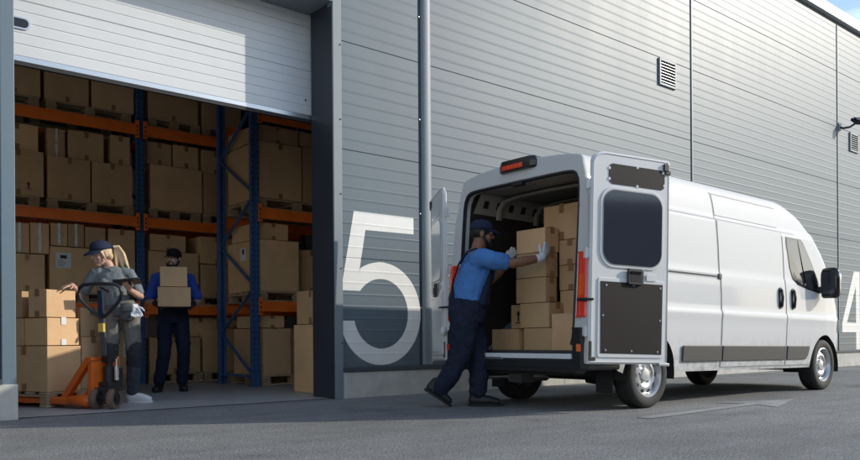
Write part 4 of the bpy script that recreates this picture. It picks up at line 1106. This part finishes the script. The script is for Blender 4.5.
# ------------------------------------------------------------------ people
def soft(o, voxel=.006, it=6, folds=0., fscale=.12, fac=.5):
    r = o.modifiers.new('remesh', 'REMESH'); r.mode = 'VOXEL'; r.voxel_size = voxel; r.use_smooth_shade = True
    s = o.modifiers.new('smooth', 'SMOOTH'); s.factor = fac; s.iterations = it
    if folds:
        t = bpy.data.textures.new('folds', 'CLOUDS'); t.noise_scale = fscale; t.noise_depth = 2
        d = o.modifiers.new('folds', 'DISPLACE'); d.texture = t; d.strength = folds; d.mid_level = .5; d.texture_coords = 'LOCAL'
        s2 = o.modifiers.new('smooth_folds', 'SMOOTH'); s2.factor = .5; s2.iterations = 2
    return o
def add_head(mb, c, f, fem=False):
    c = V(c); f = V(f).normalized(); up = V((0, 0, 1)); sd = f.cross(up).normalized(); up = sd.cross(f).normalized()
    q = lambda a, b, d: c + sd * a + f * b + up * d
    k = .94 if fem else 1.
    mb.ell(q(0, -.012, .03), (.076 * k, .098, .10), f, up)
    mb.ell(q(0, .03, -.035), (.060 * k, .066, .082), f, up)
    mb.ell(q(0, .062, -.098), (.030 * k, .026, .022), f, up, 12, 8)
    mb.sweep([q(0, .088, .022), q(0, .106, -.012), q(0, .108, -.022)], [.009, .013, .015], sd, 10)
    for s in (-1, 1):
        mb.ell(q(.032 * s, .078, .032), (.026, .012, .009), f, up, 10, 6)
        mb.ell(q(.040 * s, .058, -.03), (.022, .022, .026), f, up, 10, 6)
        mb.ell(q(.078 * k * s, -.012, -.012), (.010, .022, .034), f, up, 10, 8)
    mb.ell(q(0, .088, -.052), (.024, .012, .007), f, up, 10, 6); mb.ell(q(0, .086, -.066), (.022, .012, .008), f, up, 10, 6)
    return q
def face_parts(q, body, beard=None, brow='blackhair', lips=True):
    for s in (-1, 1):
        mb = MB(); mb.ell(q(.031 * s, .080, .012), (.0125, .008, .0065), n=10, k=6); e = mb.build('eye', M['eye'], body, smooth=180)
        mb = MB(); mb.ell(q(.031 * s, .0865, .012), (.006, .004, .006), n=10, k=6); mb.build('iris', M['iris'], e, smooth=180)
        mb = MB(); mb.sweep([q(.012 * s, .093, .036), q(.032 * s, .092, .041), q(.052 * s, .076, .036)], [.0045, .0055, .0035], n=8); mb.build('eyebrow', M[brow], body, smooth=180)
    if lips:
        mb = MB(); mb.ell(q(0, .0965, -.053), (.022, .006, .005), n=10, k=6); mb.ell(q(0, .095, -.064), (.019, .006, .006), n=10, k=6); mb.build('lips', M['lip'], body, smooth=180)
    if beard:
        mb = MB()
        for s in (-1, 1):
            mb.sweep([q(.072 * s, .0, -.02), q(.066 * s, .03, -.066), q(.045 * s, .062, -.098), q(0, .075, -.116)], [.012, .016, .019, .020], n=10)
            mb.sweep([q(.0, .098, -.038), q(.022 * s, .092, -.042), q(.036 * s, .082, -.064), q(.030 * s, .078, -.09)], [.008, .008, .009, .012], n=10)
        mb.sweep([q(-.03, .08, -.09), q(0, .092, -.088), q(.03, .08, -.09)], [.014, .016, .014], n=10)
        soft(mb.build('beard', M[beard], body), .006, 3)
def add_cap(q, body, m, tilt=0., brimlen=.085):
    # dome
    mb = MB(); R = []
    for i in range(9):
        t = i / 8; a = rad(90 * t); r = math.cos(a) ** .62 if t < 1 else .02; z = .040 + .092 * math.sin(a)
        R.append([q(.089 * r * math.cos(2 * math.pi * j / 28), -.012 + .111 * r * math.sin(2 * math.pi * j / 28), z + .012 * math.sin(2 * math.pi * j / 28) * (1 - t)) for j in range(28)])
    mb.rings([[p + (R[0][j] - R[0][j]) for j, p in enumerate(R[0])]] + R[1:], True, True)
    cap = mb.build('cap', M[m], body, smooth=180)
    mb = MB(); n = 13
    def row_(z, e):
        o, i_ = [], []
        for k in range(n):
            a = rad(-78 + 156 * k / (n - 1)); x = math.sin(a)
            i_.append(q(.084 * x, -.012 + .100 * math.cos(a), .050 + z - .016 * x * x))
            o.append(q((.084 - .004) * x, .078 + brimlen * math.cos(a) ** .8 * 1.0 + .012, .040 + z - .028 * x * x - .016 * math.cos(a)))
        return i_, o
    i0, o0 = row_(0, 0); i1, o1 = row_(.006, 0)
    mb.rings([i0, o0, o1, i1], False, False)
    mb.rings([[i0[0], i0[0]], [i0[0], i0[0]]], False, False) if False else None
    mb.build('cap_visor', M[m], cap, smooth=60)
    mb = MB(); mb.ell(q(0, -.012, .134), (.008, .008, .005), n=10, k=6); mb.build('cap_button', M[m], cap, smooth=180)
    return cap
def add_hand(mb, w, d, n, s, sc=1., curl=.5, spread=.0, infl=0., thumb=.6):
    """w wrist, d towards the fingers, n the way the palm faces, s the thumb side"""
    w = V(w); d = V(d).normalized(); n = V(n); n = (n - d * n.dot(d)).normalized(); s0 = d.cross(n)
    s = s0 if s0.dot(V(s)) > 0 else -s0
    i = infl
    mb.sweep([w - d * .01, w + d * .03 * sc, w + d * .085 * sc], [(.027 * sc + i, .019 * sc + i), (.038 * sc + i, .017 * sc + i), (.040 * sc + i, .014 * sc + i)], s, 12)
    for off, ln, c in ((.030, .078, .9), (.010, .086, 1.), (-.010, .080, 1.05), (-.029, .063, 1.15)):
        b = w + d * (.085 * sc) + s * (off * sc); dr = (d + s * (off * spread * 18)).normalized(); p = [b - d * .02]; q = b; a = 0
        p.append(q)
        for k, fr in enumerate((.42, .32, .26)):
            a += curl * c * (.55, .8, .6)[k]
            q = q + (dr * math.cos(a) + n * math.sin(a)) * (ln * sc * fr); p.append(q)
        mb.sweep(p, [(.0095 * sc + i), (.0098 * sc + i), (.009 * sc + i), (.0083 * sc + i), (.0072 * sc + i)], s, 10)
    b = w + d * .022 * sc + s * .030 * sc
    t1 = (d * .62 + s * .75 + n * .35 * thumb).normalized(); t2 = (d * .9 + s * .28 + n * .5 * thumb).normalized()
    mb.sweep([b - s * .012, b + t1 * .038 * sc, b + t1 * .038 * sc + t2 * .030 * sc, b + t1 * .038 * sc + t2 * .054 * sc], [.014 * sc + i, .0115 * sc + i, .0102 * sc + i, .008 * sc + i], n, 10)
def shoe(name, heel, toe, m, body, h=.075, w=.048, sole='sole'):
    heel = V(heel); toe = V(toe); t = (toe - heel); L = t.length; t.normalize(); sd = t.cross(V((0, 0, 1))).normalized(); up = sd.cross(t).normalized()
    mb = MB(); P = lambda a, b, c: heel + t * (a * L) + up * c + sd * b
    mb.sweep([P(.10, 0, .055), P(.30, 0, .052), P(.6, 0, .048), P(.88, 0, .036)], [(w * .88, .056), (w * .92, .056), (w * 1.06, .046), (w * .94, .034)], sd, 14)
    mb.sweep([P(.14, 0, .05), P(.17, 0, .125)], [(w * .86, .055), (w * .82, .052)], sd, 12)
    o = soft(mb.build(name, M[m], body), .006, 4)
    mb = MB(); R = []
    for c, k in ((-.004, .96), (.006, 1.04), (.018, 1.03)):
        R.append([P(.5 + .56 * math.cos(a) * k, w * (1.0 + .14 * math.cos(a) * 0) * math.sin(a) * k * (1.06 if math.cos(a) > 0 else .92), c) for a in [2 * math.pi * j / 24 for j in range(24)]])
    mb.rings(R, True, True); mb.build('shoe_sole', M[sole], o, smooth=50)
    return o
PR = math.atan2(-.642, .767)
def person(label, u, v, r=0): return thing('person', label, 'person', (u, v, 0), PR + rad(r))

# ---- man loading the van -------------------------------------------------
def man_loading():
    t = person('man in blue polo, navy dungarees and cap reaching into the van with white gloves', 4.93, 5.38)
    f = V((.97, .10, -.10)); hc = (.165, -.005, 1.612)
    RW, RE, RSH = V((.705, -.135, 1.372)), V((.435, -.20, 1.318)), V((.175, -.185, 1.362))
    LW, LE, LSH = V((.425, .275, 1.36)), V((.27, .275, 1.20)), V((.12, .185, 1.365))
    rd, rn, rs = V((.46, .385, .80)), V((-.642, .767, 0)), V((-.5, -.4, .77))
    ld, ln_, ls = V((.40, .30, .86)), V((.642, -.767, 0)), V((-.5, -.4, .77))
    b = MB()
    q = add_head(b, hc, f)
    b.sweep([(.10, 0, 1.38), (.125, 0, 1.46), (.15, 0, 1.56)], [.075, .066, .062], (0, 1, 0))
    b.sweep([(.02, 0, .88), (.06, 0, 1.1), (.11, 0, 1.3), (.115, 0, 1.40)], [(.155, .13), (.15, .13), (.16, .13), (.14, .085)], (0, 1, 0))
    b.sweep([RSH, RSH * .5 + RE * .5, RE, RE * .6 + RW * .4, RW], [.062, .056, .047, .046, .031], (0, 1, 0))
    b.sweep([LSH, LSH * .5 + LE * .5, LE, LE * .6 + LW * .4, LW], [.062, .056, .047, .046, .031], (0, 1, 0))
    add_hand(b, RW, rd, rn, rs, .92, .25, .25); add_hand(b, LW, ld, ln_, ls, .92, .25, .2)
    for hip, kn, an in (((.0, -.095, .87), (-.05, -.085, .45), (-.255, -.06, .15)), ((.03, .095, .87), (.13, .065, .45), (.115, .035, .12))):
        b.sweep([hip, kn, an], [.085, .06, .042], (0, 1, 0))
    body = soft(b.build('body', M['skin_dark'], t), .006, 4)
    face_parts(q, body, beard='blackhair', lips=False)
    # short hair under the cap
    h = MB(); h.ell(q(0, -.018, .022), (.081, .102, .083), f); soft(h.build('hair', M['blackhair'], body), .008, 2)
    add_cap(q, body, 'capnavy')
    # polo shirt
    s = MB()
    s.sweep([(.035, 0, .98), (.05, 0, 1.08), (.09, 0, 1.2), (.12, 0, 1.32), (.12, 0, 1.395), (.115, 0, 1.44)], [(.186, .166), (.188, .170), (.19, .170), (.195, .150), (.165, .100), (.082, .080)], (0, 1, 0), round_ends=.25)
    s.sweep([RSH + V((-.05, .04, .0)), RSH, RSH * .62 + RE * .38, RSH * .36 + RE * .64], [.095, .092, .084, .080], (0, 1, 0))
    s.sweep([LSH + V((-.05, -.04, .0)), LSH, LSH * .5 + LE * .5, LSH * .25 + LE * .75], [.092, .090, .082, .08], (0, 1, 0))
    sh = soft(s.build('polo_shirt', M['blue_shirt'], body), .007, 5, .022, .07)
    c = MB(); c.sweep([(.04, 0, 1.455), (.09, .075, 1.45), (.15, .07, 1.44), (.19, 0, 1.42), (.15, -.07, 1.44), (.09, -.075, 1.45), (.04, 0, 1.455)], [.016] * 7, (0, 0, 1), 10); soft(c.build('collar', M['blue_shirt'], sh), .006, 3)
    # dungarees
    d = MB()
    d.sweep([(.015, 0, .80), (.025, 0, .90), (.04, 0, .985)], [(.198, .172), (.204, .184), (.202, .182)], (0, 1, 0), round_ends=.15)
    d.sweep([(-.118, 0, .93), (-.122, 0, 1.02), (-.098, 0, 1.13)], [(.14, .03), (.11, .024), (.05, .016)], (0, 1, 0), round_ends=.5)
    d.sweep([(-.0, -.095, .90), (-.02, -.10, .70), (-.06, -.09, .46), (-.14, -.075, .30), (-.215, -.063, .20), (-.235, -.06, .175)], [(.108, .135), (.104, .128), (.092, .100), (.085, .092), (.078, .084), (.078, .084)], (0, 1, 0))
    d.sweep([(.035, .09, .90), (.075, .085, .70), (.13, .065, .46), (.13, .05, .28), (.12, .042, .165), (.118, .04, .145)], [(.108, .130), (.104, .120), (.092, .100), (.086, .092), (.080, .085), (.082, .088)], (0, 1, 0))
    # bib on the chest, rising from the waist to the front
    d.sweep([(.155, 0, .95), (.182, 0, 1.08), (.215, 0, 1.2), (.232, 0, 1.29)], [(.18, .075), (.165, .06), (.145, .055), (.12, .045)], (0, 1, 0), round_ends=.5)
    dg = soft(d.build('dungarees', M['navy'], body), .007, 5, .030, .075)
    for sy in (-1, 1):
        k = MB(); k.sweep([(-.125, .045 * -sy, 1.06), (-.105, .065 * -sy * .2, 1.18), (-.055, .085 * sy, 1.33), (.02, .115 * sy, 1.435), (.10, .128 * sy, 1.462), (.19, .125 * sy, 1.42), (.27, .11 * sy, 1.31)],
                          [(.019, .008)] * 7, (0, 1, 0), 8); k.build('shoulder_strap', M['navy'], dg, smooth=60)
    k = MB(); k.sweep([(-.10, -.11, .80), (-.11, -.11, .90)], [(.06, .05), (.065, .05)], (0, 1, 0), 12); soft(k.build('back_pocket', M['navy'], dg), .008, 3)
    # gloves
    for w, dd, n_, s_ in ((RW, rd, rn, rs), (LW, ld, ln_, ls)):
        g_ = MB(); add_hand(g_, w, dd, n_, s_, 1.0, .25, .28, .0035)
        e = (RE if w is RW else LE); a = (w - e).normalized()
        g_.sweep([w - a * .045, w + a * .0, w + dd.normalized() * .02], [.040, .037, .036], (0, 1, 0), 12)
        soft(g_.build('glove', M['glove'], body), .0055, 2)
    shoe('shoe', (-.372, -.06, .155), (-.150, -.05, .012), 'blackshoe', body, w=.05)
    shoe('shoe', (.045, .045, .006), (.335, .02, .006), 'blackshoe', body, w=.05)
man_loading()

# ---- woman with the tablet ----------------------------------------------
def woman():
    t = person('blonde woman in navy cap and grey polo looking down, holding a dark tablet', 2.70, 8.08, 18)
    f = V((-.80, -.52, -.28)); hc = (-.205, -.02, 1.515)
    RW, RE, RSH = V((-.455, -.17, 1.185)), V((-.40, .03, 1.10)), V((-.265, .0, 1.31))
    LW, LE, LSH = V((.075, -.185, 1.145)), V((.165, -.01, 1.085)), V((.065, .0, 1.315))
    rd, rn, rs = V((-.65, -.72, -.22)), V((-.1, 0, -1)), V((.7, -.5, 0))
    ld, ln_, ls = V((-.45, -.55, .60)), V((.15, .6, .75)), V((.5, -.5, .2))
    b = MB(); q = add_head(b, hc, f, True)
    b.sweep([(-.115, .01, 1.33), (-.14, .005, 1.41), (-.185, .0, 1.47)], [.056, .049, .047], (1, 0, 0))
    b.sweep([(-.02, 0, .90), (-.075, 0, 1.06), (-.105, 0, 1.24), (-.105, 0, 1.33)], [(.15, .095), (.118, .085), (.14, .095), (.12, .065)], (1, 0, 0))
    b.sweep([RSH, RE, RE * .6 + RW * .4, RW], [.046, .037, .035, .024], (1, 0, 0)); b.sweep([LSH, LE, LE * .6 + LW * .4, LW], [.046, .037, .035, .024], (1, 0, 0))
    add_hand(b, RW, rd, rn, rs, .88, .25); add_hand(b, LW, ld, ln_, ls, .88, .75)
    legs = (((-.10, 0, .90), (-.125, -.05, .50), (-.175, -.02, .10)), ((.065, 0, .90), (.105, -.04, .50), (.085, .01, .10)))
    for hip, kn, an in legs: b.sweep([hip, kn, an], [.075, .05, .036], (1, 0, 0))
    body = soft(b.build('body', M['skin_light'], t), .006, 4); face_parts(q, body, brow='blond')
    # hair
    h = MB(); h.ell(q(0, -.03, .018), (.079, .088, .092), f); h.ell(q(.03, -.06, -.035), (.05, .04, .05), f); h.ell(q(-.03, -.06, -.035), (.05, .04, .05), f)
    for s in (-1, 1): h.sweep([q(.068 * s, .035, .03), q(.073 * s, .02, -.02), q(.070 * s, .005, -.07)], [.012, .014, .008], n=8)
    hr = soft(h.build('hair', M['blond'], body), .007, 3)
    p = MB(); a0 = V(q(0, -.115, .045))
    for k in range(16):
        o = V((random.uniform(-.045, .045), random.uniform(-.035, .035), 0)); e = random.uniform(-.08, .05)
        p.sweep([a0, a0 + V((.055, .05, .012)) + o * .5, a0 + V((.085, .055, -.06)) + o, a0 + V((.105, .04, -.17)) + o * 1.3, a0 + V((.125 + e * .4, .025, -.27 + e)) + o * 1.5], [.013, .018, .016, .012, .005], (0, 1, 0), 10)
    soft(p.build('ponytail', M['blond'], hr), .0045, 1)
    k = MB(); k.ell(a0 + V((.012, .012, .0)), (.024, .024, .024), n=12, k=8); k.build('hair_tie', M['capnavy'], hr, smooth=180)
    add_cap(q, body, 'capnavy', brimlen=.08)
    # polo
    s = MB()
    s.sweep([(-.045, 0, .985), (-.075, 0, 1.07), (-.105, -.005, 1.20), (-.11, .0, 1.29), (-.11, .0, 1.345), (-.12, .0, 1.375)], [(.150, .112), (.134, .103), (.150, .116), (.156, .096), (.125, .074), (.064, .060)], (1, 0, 0), round_ends=.25)
    s.sweep([RSH + V((.05, 0, .01)), RSH, RSH * .25 + RE * .75], [.064, .062, .059], (1, 0, 0)); s.sweep([LSH + V((-.05, 0, .01)), LSH, LSH * .25 + LE * .75], [.064, .062, .059], (1, 0, 0))
    for sx in (-.055, .055): s.ell((-.115 + sx, -.070, 1.215), (.056, .052, .06))
    sh = soft(s.build('polo_shirt', M['grey_shirt'], body), .006, 5, .014, .05)
    c = MB(); c.sweep([(-.16, .06, 1.385), (-.075, .06, 1.385), (-.06, -.02, 1.375), (-.11, -.075, 1.345), (-.175, -.03, 1.375), (-.18, .03, 1.385)], [.014] * 6, (0, 0, 1), 10); soft(c.build('collar', M['grey_shirt'], sh), .006, 3)
    # trousers in three shades: the knee panel and lower leg are separate cloth
    d = MB()
    d.sweep([(-.015, 0, .86), (-.025, 0, .96), (-.04, 0, 1.02)], [(.178, .132), (.170, .128), (.150, .115)], (1, 0, 0), round_ends=.15)
    for hip, kn, an in legs:
        hip, kn = V(hip), V(kn); d.sweep([hip, hip * .5 + kn * .5, hip * .1 + kn * .9], [(.098, .108), (.086, .096), (.078, .086)], (1, 0, 0))
    tr = soft(d.build('trousers', M['khaki'], body), .007, 5, .022, .065)
    d = MB()
    for hip, kn, an in legs:
        kn, an = V(kn), V(an); d.sweep([kn + V((0, 0, .075)), kn, kn * .75 + an * .25], [(.082, .090), (.079, .086), (.074, .08)], (1, 0, 0))
    soft(d.build('knee_panel', M['kneepad'], tr), .007, 4, .015, .06)
    d = MB()
    for hip, kn, an in legs:
        kn, an = V(kn), V(an); d.sweep([kn * .72 + an * .28, kn * .4 + an * .6, an + V((0, 0, .06)), an + V((0, 0, .03))], [(.071, .077), (.066, .072), (.062, .068), (.064, .07)], (1, 0, 0))
    soft(d.build('lower_leg', M['lowerleg'], tr), .007, 4, .02, .05)
    # tool belt
    k = MB(); k.rings([[(-.03 + .172 * math.cos(a) * s, .13 * math.sin(a) * s, z + .015 * math.cos(a)) for a in [2 * math.pi * j / 28 for j in range(28)]] for z, s in ((.965, 1.), (.965, 1.05), (1.005, 1.03), (1.005, .98))], True, False); be = k.build('belt', M['belt'], tr, smooth=40)
    k = MB(); k.sweep([(.045, -.15, .86), (.05, -.155, .985)], [(.065, .03), (.07, .035)], (1, 0, 0), 14); k.sweep([(-.05, -.16, .90), (-.05, -.16, .98)], [(.04, .022), (.045, .025)], (1, 0, 0), 12)
    k.box(.0, .10, -.195, -.185, .93, .985); soft(k.build('tool_pouch', M['belt'], be), .007, 3)
    g_ = MB()
    add_hand(g_, (.125, -.13, .985), (.35, -.1, -.9), (0, -1, 0), (1, 0, 0), .80, .55, .12, .001); add_hand(g_, (.10, -.16, .985), (.12, -.25, -.95), (0, -1, 0), (1, 0, 0), .80, .45, .12, .001)
    soft(g_.build('tucked_glove', M['glove'], be), .0055, 2)
    shoe('shoe', (.045, .01, .006), (.265, -.05, .006), 'whiteshoe', body, w=.041, sole='whiteshoe')
    shoe('shoe', (-.185, .03, .006), (-.245, -.21, .006), 'whiteshoe', body, w=.046, sole='whiteshoe')
    # what she holds
    tb = thing('tablet', 'dark tablet in a black case held level in the left hand of the woman', 'tablet', (2.70, 8.08, 0), PR + rad(18))
    A = Matrix.Translation((.055, -.235, 1.222)) @ Matrix.Rotation(rad(-8), 4, 'Z') @ Matrix.Rotation(rad(-14), 4, 'X') @ Matrix.Rotation(rad(-6), 4, 'Y')
    mb = MB(lambda p: A @ p); mb.prism(round_rect(-.125, .125, -.088, .088, .012), lambda a, b_, c: (a, b_, c), -.006, .006); mb.build('case', M['black'], tb, bevel=.002)
    mb = MB(lambda p: A @ p); mb.box(-.112, .112, -.077, .077, .0062, .0068); mb.build('screen', M['gloss'], tb)
woman()

# ---- man carrying two boxes ----------------------------------------------
def man_boxes():
    t = person('bearded man in black cap and royal blue shirt carrying two stacked boxes', 3.79, 9.52, 18)
    f = V((-.42, -.90, -.02)); hc = (.012, -.01, 1.655)
    RW, RE, RSH = V((-.185, -.24, 1.085)), V((-.275, -.0, 1.125)), V((-.20, .0, 1.40))
    LW, LE, LSH = V((.225, -.24, 1.085)), V((.30, -.0, 1.125)), V((.205, .0, 1.40))
    b = MB(); q = add_head(b, hc, f)
    b.sweep([(.0, .02, 1.42), (.003, .015, 1.50), (.01, .0, 1.60)], [.068, .060, .058], (1, 0, 0))
    b.sweep([(.0, 0, .92), (.0, 0, 1.1), (.0, 0, 1.3), (.0, 0, 1.42)], [(.145, .10), (.14, .10), (.16, .11), (.14, .07)], (1, 0, 0))
    b.sweep([RSH, RE, RE * .6 + RW * .4, RW], [.056, .045, .043, .030], (1, 0, 0)); b.sweep([LSH, LE, LE * .6 + LW * .4, LW], [.056, .045, .043, .030], (1, 0, 0))
    hands = ((RW, V((.10, -.75, -.35)), V((.85, 0, .5)), V((0, .2, 1))), (LW, V((-.10, -.75, -.35)), V((-.85, 0, .5)), V((0, .2, 1))))
    for a in hands: add_hand(b, *a, .95, .45)
    legs = (((-.09, 0, .92), (-.105, -.06, .50), (-.165, .0, .10)), ((.09, 0, .92), (.125, .0, .50), (.105, .08, .10)))
    for hip, kn, an in legs: b.sweep([hip, kn, an], [.08, .055, .04], (1, 0, 0))
    body = soft(b.build('body', M['skin_tan'], t), .006, 4); face_parts(q, body, beard='blackhair')
    h = MB(); h.ell(q(0, -.02, .024), (.081, .100, .085), f); soft(h.build('hair', M['blackhair'], body), .008, 2)
    add_cap(q, body, 'black_cloth', brimlen=.06)
    s = MB()
    s.sweep([(0, 0, .98), (0, 0, 1.1), (0, 0, 1.25), (0, 0, 1.36), (0, 0, 1.42), (0, .015, 1.47)], [(.172, .128), (.170, .125), (.188, .14), (.19, .118), (.15, .09), (.072, .07)], (1, 0, 0), round_ends=.25)
    s.sweep([RSH + V((.05, 0, .01)), RSH, RSH * .25 + RE * .75], [.084, .080, .076], (1, 0, 0)); s.sweep([LSH + V((-.05, 0, .01)), LSH, LSH * .25 + LE * .75], [.084, .080, .076], (1, 0, 0))
    soft(s.build('shirt', M['royal'], body), .007, 5, .020, .07)
    d = MB()
    d.sweep([(0, 0, .86), (0, 0, .98), (0, 0, 1.06)], [(.182, .135), (.180, .138), (.176, .134)], (1, 0, 0), round_ends=.15)
    d.sweep([(0, -.03, 1.0), (0, -.06, 1.16), (0, -.065, 1.30)], [(.15, .10), (.135, .085), (.11, .07)], (1, 0, 0))
    for hip, kn, an in legs:
        hip, kn, an = V(hip), V(kn), V(an); d.sweep([hip, hip * .5 + kn * .5, kn, kn * .5 + an * .5, an + V((0, 0, .07)), an + V((0, 0, .04))], [(.102, .115), (.094, .105), (.082, .09), (.076, .084), (.072, .08), (.073, .081)], (1, 0, 0))
    dg = soft(d.build('dungarees', M['navy'], body), .007, 5, .026, .075)
    for sx in (-1, 1):
        k = MB(); k.sweep([(.10 * sx, -.14, 1.30), (.115 * sx, -.11, 1.40), (.115 * sx, -.02, 1.475), (.11 * sx, .07, 1.44), (.06 * sx, .125, 1.25)], [(.018, .008)] * 5, (1, 0, 0), 8); k.build('shoulder_strap', M['navy'], dg, smooth=60)
    for a in hands:
        g_ = MB(); add_hand(g_, *a, 1.02, .45, 0, .003); e = RE if a[0] is RW else LE; k = (a[0] - e).normalized()
        g_.sweep([a[0] - k * .05, a[0] + k * .02], [.040, .037], (1, 0, 0), 12); soft(g_.build('glove', M['darkglove'], body), .006, 2)
    shoe('shoe', (-.155, .05, .008), (-.215, -.22, .008), 'blackshoe', body, w=.05)
    shoe('shoe', (.10, .13, .008), (.135, -.15, .008), 'blackshoe', body, w=.05)
    q2 = PR + rad(18); cq, sq = math.cos(q2), math.sin(q2)
    def wp_(x, y): return (3.79 + x * cq - y * sq, 9.52 + x * sq + y * cq)
    p = wp_(.018, -.305); carton('lower of the two boxes carried by the bearded man, in his hands', 0, .375, 0, .235, 0, .28, rotz=math.degrees(q2), at=(*p, 1.045), tape=0, group='boxes carried by the man')
    p = wp_(.012, -.30); carton('upper of the two boxes carried by the bearded man, below his chin', 0, .31, 0, .24, 0, .24, rotz=math.degrees(q2), at=(*p, 1.285), tape=0, group='boxes carried by the man')
man_boxes()
# ------------------------------------------------------------------ sky, sun, camera
AZ = math.atan2(-1, 1.62); EL = rad(24)
sd = V((math.cos(EL) * math.cos(AZ), math.cos(EL) * math.sin(AZ), math.sin(EL)))
w = bpy.data.worlds.new('World'); SC.world = w; w.use_nodes = True
nt = w.node_tree; N = nt.nodes; L = nt.links; bg = N['Background']
sky = N.new('ShaderNodeTexSky'); sky.sky_type = 'NISHITA'; sky.sun_disc = False
sky.sun_elevation = EL; sky.sun_rotation = math.atan2(sd.x, sd.y)
sky.air_density = 1.0; sky.dust_density = .6; sky.ozone_density = 1.0
tc = N.new('ShaderNodeTexCoord'); mp = N.new('ShaderNodeMapping'); mp.inputs['Scale'].default_value = (1.2, 1.2, 4.5); L.new(tc.outputs['Generated'], mp.inputs[0])
nz = N.new('ShaderNodeTexNoise'); nz.inputs['Scale'].default_value = 2.6; nz.inputs['Detail'].default_value = 9; nz.inputs['Roughness'].default_value = .62; nz.inputs['Distortion'].default_value = .5
L.new(mp.outputs[0], nz.inputs['Vector'])
cr = N.new('ShaderNodeValToRGB'); cr.color_ramp.elements[0].position = .46; cr.color_ramp.elements[1].position = .78
cr.color_ramp.elements[1].color = (.75, .75, .75, 1)
L.new(nz.outputs['Fac'], cr.inputs['Fac'])
mx = N.new('ShaderNodeMix'); mx.data_type = 'RGBA'; L.new(cr.outputs['Color'], mx.inputs['Factor']); L.new(sky.outputs[0], mx.inputs['A'])
mx.inputs['B'].default_value = (6.8, 8.0, 9.4, 1)
L.new(mx.outputs['Result'], bg.inputs['Color']); bg.inputs['Strength'].default_value = .15

sun = bpy.data.lights.new('sun', 'SUN'); sun.energy = 2.45; sun.angle = rad(.55); sun.color = (1., .93, .82)
so = bpy.data.objects.new('sun', sun); COL.objects.link(so); so.location = (20, -10, 15)
so.rotation_euler = sd.to_track_quat('Z', 'Y').to_euler()

cd = bpy.data.cameras.new('camera'); cam = bpy.data.objects.new('camera', cd); COL.objects.link(cam)
cd.sensor_width = 36; cd.lens = 36 * 780 / 860; cd.shift_y = (339.5 - 230) / 860; cd.shift_x = 0
cd.clip_start = .05; cd.clip_end = 2000
cam.location = (0, 0, .63)
fwd = V((.642, .767, 0)).normalized(); right = V((fwd.y, -fwd.x, 0))
rm = Matrix((right, V((0, 0, 1)), -fwd)).transposed()
roll = rad(.4)
cam.rotation_euler = (rm @ Matrix.Rotation(-roll, 3, 'Z')).to_euler()
SC.camera = cam
SC.view_settings.view_transform = 'Standard'; SC.view_settings.look = 'None'; SC.view_settings.gamma = 1; SC.view_settings.use_curve_mapping = False
SC.view_settings.exposure = .55
SC.render.engine = 'CYCLES'
SC.cycles.use_denoising = True
SC.cycles.max_bounces = 8; SC.cycles.diffuse_bounces = 5; SC.cycles.glossy_bounces = 4; SC.cycles.transmission_bounces = 4
SC.cycles.sample_clamp_indirect = 8
